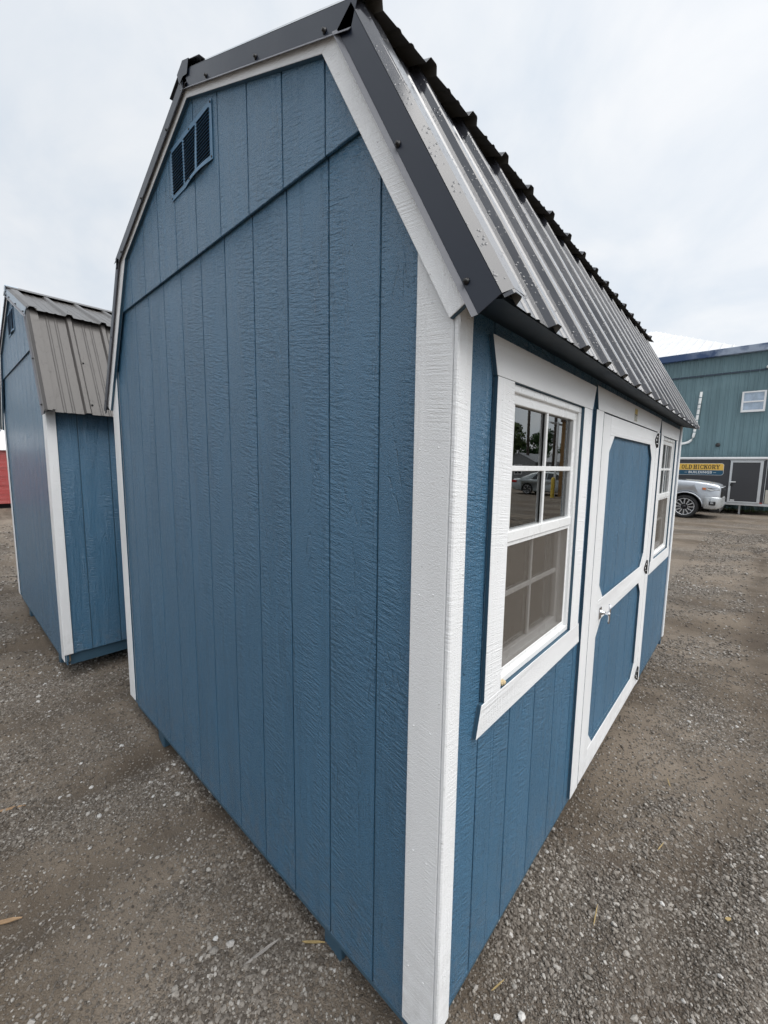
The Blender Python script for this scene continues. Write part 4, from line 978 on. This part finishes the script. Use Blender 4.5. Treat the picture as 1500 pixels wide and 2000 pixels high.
def wheel(par, c, r, side, spokes=6, twin=True, wd=0.24):
    s = side
    w = MB().lathe([(r * 0.73, 0.0), (r * 0.76, s * 0.02), (r * 0.93, s * 0.02), (r * 0.985, -s * 0.012), (r, -s * 0.05), (r, -s * (wd - 0.05)), (r * 0.93, -s * wd), (r * 0.5, -s * wd)], c, 'y', 40).build('wheel', TYRE, par)
    rim = MB().lathe([(0.0, -s * 0.06), (r * 0.62, -s * 0.07), (r * 0.71, -s * 0.02), (r * 0.735, s * 0.006)], c, 'y', 40).build('rim', RIMD, w)
    MB().lathe([(r * 0.67, -s * 0.012), (r * 0.685, s * 0.009), (r * 0.73, s * 0.009), (r * 0.742, -s * 0.004)], c, 'y', 40).build('rim_lip', RIM, w)
    m = MB()
    for k in range(spokes):
        for dv in ((-0.20, 0.20) if twin else (0.0,)):
            a = 2 * math.pi * k / spokes + 0.26; ri, ro = r * 0.24, r * 0.70; wi, wo = r * 0.042, r * 0.052
            p0 = (ri * math.cos(a + dv * 1.6), ri * math.sin(a + dv * 1.6)); p1 = (ro * math.cos(a + dv * 1.25), ro * math.sin(a + dv * 1.25)); d = Vector((p1[0] - p0[0], p1[1] - p0[1])).normalized(); n = Vector((-d.y, d.x))
            q = [(p0[0] + n.x * wi, p0[1] + n.y * wi), (p1[0] + n.x * wo, p1[1] + n.y * wo), (p1[0] - n.x * wo, p1[1] - n.y * wo), (p0[0] - n.x * wi, p0[1] - n.y * wi)]
            m.prism([(c[0] + a_, c[2] + b_) for a_, b_ in q], xz(c[1] + s * 0.008), xz(c[1] - s * 0.03))
    m.build('spokes', RIM, w, fix=True)
    MB().lathe([(0.0, s * 0.004), (r * 0.13, s * 0.002), (r * 0.15, -s * 0.05)], c, 'y', 18).build('hub_cap', RIMD, w)

def pickup(loc):
    # local: nose at x = 0, body runs towards -x; y = -1 is the near side; z = 0 on the ground
    P = empty('pickup_truck', loc); tag(P, 'silver pickup truck parked in front of the grey trailer', 'truck')
    W2 = 1.02
    st = [(-0.02, 0.84, 0.66, 1.10), (-0.06, 0.92, 0.52, 1.17), (-0.16, 0.97, 0.46, 1.215), (-0.40, 1.00, 0.42, 1.265), (-0.75, W2, 0.42, 1.315), (-1.2, W2, 0.42, 1.34), (-1.62, W2, 0.42, 1.35), (-1.75, W2, 0.42, 1.30), (-3.9, W2, 0.42, 1.30), (-4.0, W2, 0.45, 1.33), (-5.7, W2, 0.48, 1.33), (-5.88, 0.98, 0.55, 1.31)]
    secs = [section(x, w, z0, z1, 0.08, 0.085 if x > -1.7 else 0.06, 0.04 if x > -1.7 else 0.0, w - (0.05 if x > -1.7 else 0.03)) for x, w, z0, z1 in st]
    body = MB().loft(secs).build('body', SILVER, P, fix=True)
    wc = [(-0.99, 0, 0.41), (-4.72, 0, 0.41)]
    cut_wheels(body, [(x, s * 1.0, z) for x, _, z in wc for s in (-1, 1)], 0.50, 0)
    MB().box(-1.6, -0.35, -0.70, 0.70, 0.40, 1.05).build('wheel_well', DARK, P); MB().box(-5.4, -4.1, -0.70, 0.70, 0.45, 1.05).build('wheel_well', DARK, P)
    # cab
    cab = [(-1.62, 0.90, 1.30, 1.345), (-2.35, 0.86, 1.28, 1.90), (-2.7, 0.86, 1.28, 1.95), (-3.5, 0.86, 1.28, 1.94), (-3.85, 0.86, 1.28, 1.88), (-3.95, 0.88, 1.28, 1.34)]
    MB().loft([section(x, 0.96, z0, max(z1, z0 + 0.03), 0.01, 0.012 if z1 < 1.4 else 0.08, 0.02 if z1 > 1.5 else 0, 0.96 if z1 < 1.4 else 0.74) for x, w, z0, z1 in cab]).build('cab', SILVER, P, fix=True)
    for s in (-1, 1):
        for (a, c, e, g_) in ((-2.02, -2.42, -2.80, -2.80), (-2.88, -2.88, -3.62, -3.70)):
            ys_ = lambda z: s * (0.975 - (z - 1.30) * 0.33)
            vs = [(a, ys_(1.36), 1.36), (c, ys_(1.84), 1.84), (e, ys_(1.84), 1.84), (g_, ys_(1.36), 1.36)]
            MB().padd(vs + [(x, y - s * 0.02, z) for x, y, z in vs], [(0, 1, 2, 3), (7, 6, 5, 4), (0, 4, 5, 1), (1, 5, 6, 2), (2, 6, 7, 3), (3, 7, 4, 0)]).build('side_window', CARGLASS, P, fix=True)
        MB().box(-2.15, -1.98, min(s * 0.99, s * 1.20), max(s * 0.99, s * 1.20), 1.36, 1.56, bev=0.03, seg=2).build('mirror', BLACK, P)
        # headlamp wrapping the corner
        vs = [(-0.50, s * 1.012, 1.035), (-0.50, s * 1.010, 1.11), (-0.20, s * 0.972, 1.105), (-0.045, s * 0.862, 1.075), (-0.045, s * 0.872, 1.01), (-0.28, s * 0.995, 1.00)]
        h = MB().padd(vs + [(x - 0.04, y * 0.94, z) for x, y, z in vs], [tuple(range(6)), tuple(range(11, 5, -1))] + [(i, (i + 1) % 6, (i + 1) % 6 + 6, i + 6) for i in range(6)]).build('headlight', LENS, P, fix=True)
        vs = [(-0.515, s * 1.016, 1.035), (-0.515, s * 1.014, 1.11), (-0.42, s * 1.008, 1.108), (-0.42, s * 1.014, 1.025)]
        MB().padd(vs + [(x, y * 0.97, z) for x, y, z in vs], [(0, 1, 2, 3), (7, 6, 5, 4), (0, 4, 5, 1), (1, 5, 6, 2), (2, 6, 7, 3), (3, 7, 4, 0)]).build('turn_lens', AMBER, h, fix=True)
        # wheel arch lip
        m = MB(); m.loft([[(c_[0] + rr * math.cos(t), s * yy, 0.41 + rr * math.sin(t)) for rr, yy in ((0.500, 0.99), (0.500, 1.032), (0.53, 1.034), (0.545, 1.0))] for c_ in (wc[0],) for t in [math.radians(q) for q in range(8, 173, 8)]]); m.build('arch_lip', SILVER, P, fix=True)
        for c_ in wc: wheel(P, (c_[0], s * 0.99, 0.41), 0.41, s)
    # bumper, fog lamps, grille, skid lip
    bs = [(x, section(x, w, z0, z1, 0.05, 0.04)) for x, w, z0, z1 in ((0.05, 0.62, 0.44, 0.74), (0.0, 0.86, 0.40, 0.77), (-0.08, 0.97, 0.37, 0.785), (-0.22, 1.03, 0.36, 0.79), (-0.44, 1.035, 0.37, 0.79))]
    MB().loft([q for _, q in bs]).build('bumper', plain('satin_bumper', (0.52, 0.54, 0.55), 0.3, 0.6), P, fix=True)
    MB().box(-0.30, 0.02, -0.85, 0.85, 0.26, 0.38, bev=0.03).build('air_dam', BLACK, P)
    for s in (-1, 1):
        f_ = MB().box(-0.31, -0.12, min(s * 0.98, s * 1.045), max(s * 0.98, s * 1.045), 0.50, 0.64, bev=0.03, seg=2).build('fog_light_bezel', GRILLE, P)
        MB().box(-0.27, -0.18, min(s * 1.03, s * 1.052), max(s * 1.03, s * 1.052), 0.55, 0.61, bev=0.008).build('fog_light', LENS, f_)
    g_ = MB().box(-0.06, 0.015, -0.72, 0.72, 0.76, 1.085, bev=0.03, seg=2).build('grille', GRILLE, P)
    for k in range(5): MB().box(0.012, 0.03, -0.68, 0.68, 0.80 + k * 0.052, 0.812 + k * 0.052).build('grille_bar', CHROME if k == 4 else GRILLE, g_)
    MB().box(-0.4, 0.03, -0.75, 0.75, 1.10, 1.135, bev=0.015).build('hood_lip', SILVER, P)
    MB().box(-1.55, -1.05, -0.60, -0.40, 1.362, 1.392, bev=0.008).build('hood_vent', BLACK, P)
    return P
pickup((-0.335, 18.17, GZ - 0.005))

def sedan(loc, rz):
    P = empty('sedan', loc, rz); tag(P, 'grey four-door sedan parked out in the yard, mirrored in the window', 'car')
    st = [(0, 0.62, 0.42, 0.62), (-0.06, 0.78, 0.30, 0.72), (-0.3, 0.87, 0.22, 0.80), (-0.9, 0.91, 0.20, 0.90), (-1.4, 0.91, 0.20, 0.96), (-3.6, 0.91, 0.20, 1.00), (-4.2, 0.90, 0.22, 1.02), (-4.62, 0.86, 0.28, 0.98), (-4.76, 0.76, 0.38, 0.80), (-4.78, 0.66, 0.42, 0.66)]
    body = MB().loft([section(x, w, z0, z1, 0.09, 0.12, 0.03, w - 0.05) for x, w, z0, z1 in st]).build('body', GREYCAR, P, fix=True)
    wc = [(-0.92, 0.33), (-3.68, 0.33)]
    cut_wheels(body, [(x, s * 0.95, z) for x, z in wc for s in (-1, 1)], 0.39, 0)
    cab = [(-1.15, 0.95), (-1.9, 1.36), (-2.4, 1.44), (-3.0, 1.45), (-3.5, 1.36), (-4.2, 1.03)]
    MB().loft([section(x, 0.84, 0.90, z1, 0.02, 0.03 if z1 < 1.1 else 0.10, 0.02, 0.84 if z1 < 1.1 else 0.62) for x, z1 in cab]).build('cabin', GREYCAR, P, fix=True)
    for s in (-1, 1):
        ys_ = lambda z: s * (0.862 - (z - 0.95) * 0.50)
        for vs in ([(-1.45, 1.0), (-1.98, 1.33), (-2.45, 1.36), (-2.45, 1.0)], [(-2.53, 1.0), (-2.53, 1.365), (-3.1, 1.36), (-3.45, 1.0)]):
            q = [(x, ys_(z), z) for x, z in vs]
            MB().padd(q + [(x, y - s * 0.03, z) for x, y, z in q], [(0, 1, 2, 3), (7, 6, 5, 4), (0, 4, 5, 1), (1, 5, 6, 2), (2, 6, 7, 3), (3, 7, 4, 0)]).build('side_window', CARGLASS, P, fix=True)
        for x, z in wc: wheel(P, (x, s * 0.90, z), 0.33, s, 5, False, 0.2)
        MB().box(-4.74, -4.40, min(s * 0.62, s * 0.87), max(s * 0.62, s * 0.87), 0.74, 0.90, bev=0.04, seg=2).build('tail_light', REDL, P)
        MB().box(-0.34, -0.06, min(s * 0.55, s * 0.85), max(s * 0.55, s * 0.85), 0.60, 0.72, bev=0.04, seg=2).build('headlight', LENS, P)
    MB().box(-3.95, -0.6, -0.66, 0.66, 0.24, 0.8).build('floor_pan', DARK, P)
    return P
sedan((6.6, 25.6, GZ), math.pi)

# ------------------------------------------------------------------ what stands across the yard (mirrored in the windows)
GREYSH = siding_paint('grey_siding_paint', (0.20, 0.21, 0.215), beads=False)
GREYROOF = plain('grey_roof_metal', (0.30, 0.31, 0.32), 0.4)
row = [(16.0, 36.0, 3.2, 'grey display shed with a white window, far end of the row across the yard', 1), (12.3, 37.0, 3.4, 'grey display shed with white door, second in the row across the yard', 0), (8.6, 38.0, 3.0, 'grey display shed third in the row behind the sedan', 1), (5.2, 39.0, 3.0, 'grey display shed nearest the porch in the row across the yard', 0), (20.0, 35.0, 3.2, 'grey display shed beyond the one with a window, row across the yard', 0)]
for (x, y, w, lab, win) in row:
    op = [('window', '-y', -0.3, 0.3, 1.0, 1.8)] if win else [('door', '-y', -0.45, 0.45, 0.1, 2.0), ('window', '-y', 0.7, 1.15, 1.0, 1.8)]
    lap_shed('display_shed', x - w / 2, x + w / 2, y, y + 5, 2.1, 2.9, GREYSH, GREYROOF, lab, 'grey sheds in a row across the yard', openings=op, axis='x' if not win else 'y')
# porch building with posts and a gutter
PB = empty('porch_building', (6.3, 24.4, GZ)); tag(PB, 'brown-beamed porch building mirrored at the right of the window', 'building')
BEIGE = siding_paint('beige_siding_paint', (0.36, 0.33, 0.28), beads=False)
MB().box(-1.9, 1.0, 2.2, 30, 0, 4.6).build('wall', BEIGE, PB)
BROWN = plain('brown_stain', (0.10, 0.065, 0.045), 0.7, var=0.2)
MB().box(-2.2, 2.5, -0.3, 30.5, 4.72, 5.05).build('roof', BROWN, PB)
PS = plain('post_stain', (0.26, 0.15, 0.06), 0.7, var=0.2)
for k in range(6): MB().box(1.70, 1.94, 0.0 + k * 5.8, 0.24 + k * 5.8, -0.05, 4.4).build('post', PS, PB)
MB().box(-1.9, -1.66, 0.0, 0.24, -0.05, 4.4).build('post', PS, PB)
MB().box(1.64, 2.0, -0.1, 30, 4.401, 4.715).build('beam', BROWN, PB); MB().box(-2.0, 1.635, -0.05, 0.3, 4.401, 4.715).build('beam', BROWN, PB)
MB().tube([(2.55, -0.3, 4.4), (2.55, 15, 4.35), (2.55, 30, 4.3)], 0.06, 8).build('gutter', WHITE_F, PB)
MB().box(2.02, 2.12, -0.35, -0.25, 0.0, 4.38).build('downspout', WHITE_F, PB)
YEL = plain('yellow_bollard_paint', (0.62, 0.44, 0.06), 0.5, var=0.08)
tag(MB().lathe([(0.0, 1.18), (0.06, 1.16), (0.10, 1.08), (0.105, 1.0), (0.105, -0.1)], (0, 0, 0), 'z', 18).build('bollard', YEL, loc=(8.2, 23.4, GZ)), 'yellow steel bollard standing by the porch post', 'bollard')
POLE = plain('pole_wood', (0.085, 0.07, 0.058), 0.85, var=0.2)
poles = [(15.6, 37.0, 'tall brown utility pole left of the window bar, in the reflection'), (12.9, 36.2, 'tall brown utility pole close behind the window bar, in the reflection')]
for (x, y, lab) in poles:
    P = empty('utility_pole', (x, y, GZ)); tag(P, lab, 'pole', 'utility poles across the yard')
    MB().tube([(0, 0, -0.2), (0, 0, 12.5)], 0.15, 10, r1=0.10).build('shaft', POLE, P)
    MB().box(-0.9, 0.9, -0.05, 0.05, 11.6, 11.75).build('crossarm', POLE, P)
for i, (za, zb) in enumerate(((11.7, 12.2), (9.2, 9.6))):
    pts = [(40 - 34 * t, 40 - 4 * t, za + GZ - 1.1 * math.sin(math.pi * ((t * 3) % 1)) * 0.6) for t in np.linspace(0, 1, 25)]
    tag(MB().tube(pts, 0.018, 5).build('overhead_wire', BLACK), ['upper thin black overhead wire across the grey sky', 'lower thin black overhead wire across the grey sky'][i], 'wire', 'overhead wires')
# trees
LEAFM = []
for i, c in enumerate(((0.040, 0.085, 0.028), (0.055, 0.10, 0.03), (0.075, 0.11, 0.035))):
    b = NB('leaf_green_%d' % i); r = b.noise(b.objco(), 1.3, 3); c0 = b.mix(b.mapr(r, 0.3, 0.7, 0, 1), tuple(x * 0.6 for x in c), tuple(x * 1.4 for x in c)); LEAFM.append(b.pbr(c0, 0.6, 0, None, 0.3))
BARK = plain('bark', (0.07, 0.055, 0.042), 0.9, var=0.3, sc=4)
def tree_meshes(seed, h, r):
    g = np.random.default_rng(seed); tm = MB(); tm.tube([(0, 0, -0.3), (0.1, 0.05, h * 0.3), (0.0, 0.1, h * 0.6), (0.1, 0, h * 0.85)], 0.22, 9, r1=0.05); cl = []
    for k in range(16):
        a = g.random() * 6.28; zz = h * (0.32 + 0.62 * g.random()); rr = r * (0.35 + 0.6 * g.random()) * math.sin(math.pi * min(0.96, (zz / h) ** 0.9 * 0.95 + 0.05)) ; p = Vector((math.cos(a) * rr, math.sin(a) * rr, zz)); cl.append(p)
        tm.tube([(0, 0, zz * 0.62), tuple(p * 0.55 + Vector((0, 0, zz * 0.36))), tuple(p)], 0.07, 6, r1=0.02)
    n = 4200; P = []; F = []
    for k in range(n):
        c = cl[g.integers(len(cl))]; d = g.normal(size=3); d /= np.linalg.norm(d); q = np.array(c) + d * (r * 0.36) * g.random() ** 0.4 * np.array([1, 1, 0.8])
        a = g.normal(size=3); a /= np.linalg.norm(a); e = np.cross(a, d); e /= (np.linalg.norm(e) + 1e-6); s = 0.10 + 0.12 * g.random(); i = len(P)
        P += [q - a * s, q + e * s * 0.6, q + a * s, q - e * s * 0.6]; F.append((i, i + 1, i + 2, i + 3))
    me = bpy.data.meshes.new('crown'); me.from_pydata([tuple(p) for p in P], [], F); return tm.mesh('trunk'), me
TM = [tree_meshes(5, 6.0, 3.0), tree_meshes(9, 5.3, 3.0), tree_meshes(13, 7.4, 2.8)]
tl = ['at the far right', 'tall dark', 'broad', 'slender', 'rounded', 'low bushy', 'dense', 'loose-crowned', 'leaning', 'full-crowned']
for i in range(11):
    k = (2, 0, 1, 0, 1, 0, 1, 0, 1, 0, 1)[i]; x = 24.0 - (i - (6 if i > 5 else 0)) * 3.4 if i < 6 else 24.0 + (i - 5) * 3.5; y = 52 + 4 * ((i * 7) % 5) / 5
    Tn = empty('leafy_tree', (x, y, GZ), i * 1.3); Tn.scale = (1 + 0.06 * (i % 3),) * 3
    lab = 'tallest leafy tree, left of the brown pole mirrored in the window' if i == 0 else 'green leafy tree, %s along the row from the tallest one' % ('second third fourth fifth sixth seventh eighth ninth tenth eleventh'.split()[i - 1])
    tag(Tn, lab, 'tree', 'trees across the yard'); tm, cm = TM[k]
    if not tm.materials: tm.materials.append(BARK)
    if not cm.materials: cm.materials.append(LEAFM[k])
    link('trunk', tm, BARK, Tn); link('crown', cm, LEAFM[k], Tn)

# ------------------------------------------------------------------ litter on the near ground
SPL = plain('splinter_wood', (0.30, 0.195, 0.11), 0.8, var=0.25, sc=30); SPG = plain('weathered_splinter', (0.27, 0.25, 0.23), 0.8, var=0.25, sc=30); STRAW = plain('straw', (0.34, 0.25, 0.11), 0.7, var=0.25, sc=40)
def splinter(a, c, w, mat, name, label, cat, t=0.004):
    a = Vector((*a, 0)); c = Vector((*c, 0)); d = (c - a).normalized(); n = Vector((-d.y, d.x, 0)); L = (c - a).length; o = (a + c) / 2
    zz = float(ground_z(o.x, o.y)) + 0.006; m = MB()
    q = [(-L / 2, 0.2 * w), (-L * 0.2, 0.5 * w), (L * 0.2, 0.46 * w), (L / 2, 0.08 * w), (L / 2, -0.06 * w), (L * 0.1, -0.5 * w), (-L * 0.35, -0.42 * w)]
    m.prism(q, lambda u, v: (u, v, 0.0 + 0.004 * math.sin(u * 30)), lambda u, v: (u, v, t + 0.004 * math.sin(u * 30)))
    ob = m.build(name, mat, fix=True); ob.location = (o.x, o.y, zz); ob.rotation_euler = (0.05, 0.03, math.atan2(d.y, d.x)); tag(ob, label, cat, 'litter on the gravel'); return ob
splinter((-2.16, -0.76), (-2.09, -0.62), 0.014, SPL, 'wood_splinter', 'tan wood splinter upper of two at the left edge', 'splinter')
splinter((-1.50, -0.80), (-1.436, -0.707), 0.016, SPL, 'wood_splinter', 'tan wood splinter lower of two at the left edge', 'splinter')
splinter((-0.641, -0.221), (-0.618, -0.091), 0.010, SPG, 'wood_splinter', 'long grey wood splinter lying near the front skid', 'splinter')
splinter((-0.554, -0.037), (-0.489, 0.017), 0.007, STRAW, 'straw', 'single yellow straw against the front skid', 'straw')
for a, c, lab in (((0.205, 0.766), (0.195, 0.858), 'yellow straw nearest the door side of the shed'), ((0.331, 1.302), (0.345, 1.36), 'short yellow straw on open gravel right of the door'), ((0.314, 1.807), (0.29, 1.87), 'brown straw farthest along the right gravel'), ((0.578, 1.145), (0.594, 1.163), 'orange dry leaf scrap at the right edge'), ((0.013, 0.314), (0.032, 0.37), 'yellow straw beside the corner of the shed wall')):
    splinter(a, c, 0.0042 if 'leaf' not in lab else 0.012, STRAW, 'straw', lab, 'straw', 0.003)
for k, (x, y, s, lab) in enumerate(((0.117, 0.315, 0.034, 'largest white stone at the bottom beside the shed corner'), (0.06, 0.262, 0.022, 'smaller white stone just left of the largest one'), (-0.752, -0.27, 0.034, 'long white stone in the cluster near the lower middle'), (-0.735, -0.215, 0.028, 'pale stone right of the long white one'), (-0.79, -0.245, 0.024, 'pinkish stone below the long white one'))):
    o = bpy.data.objects.new('white_stone', pebble_mesh(400 + k)); COL.objects.link(o); o.data.materials.append(ST_WHITE); o.scale = (s, s, s); o.location = (x, y, float(ground_z(x, y)) + s * 0.2); o.rotation_euler = (0.1, 0.2, k * 1.1); tag(o, lab, 'stone', 'large pale stones')

# crumb of foam left in the corner of the near window sill
g = np.random.default_rng(3); bmx = bmesh.new()
for k in range(9):
    q = Matrix.Translation((0.004 + 0.006 * g.random(), 0.288 + 0.022 * g.random(), 0.967 + 0.008 * g.random())) @ Matrix.Scale(0.004 + 0.004 * g.random(), 4)
    bmesh.ops.create_icosphere(bmx, subdivisions=1, radius=1.0, matrix=q)
me = bpy.data.meshes.new('foam_crumb'); bmx.to_mesh(me); bmx.free()
tag(link('foam_crumb', me, plain('yellow_foam', (0.50, 0.40, 0.24), 0.8, var=0.3, sc=60)), 'small crumb of yellow foam in the corner of the near window sill', 'foam')
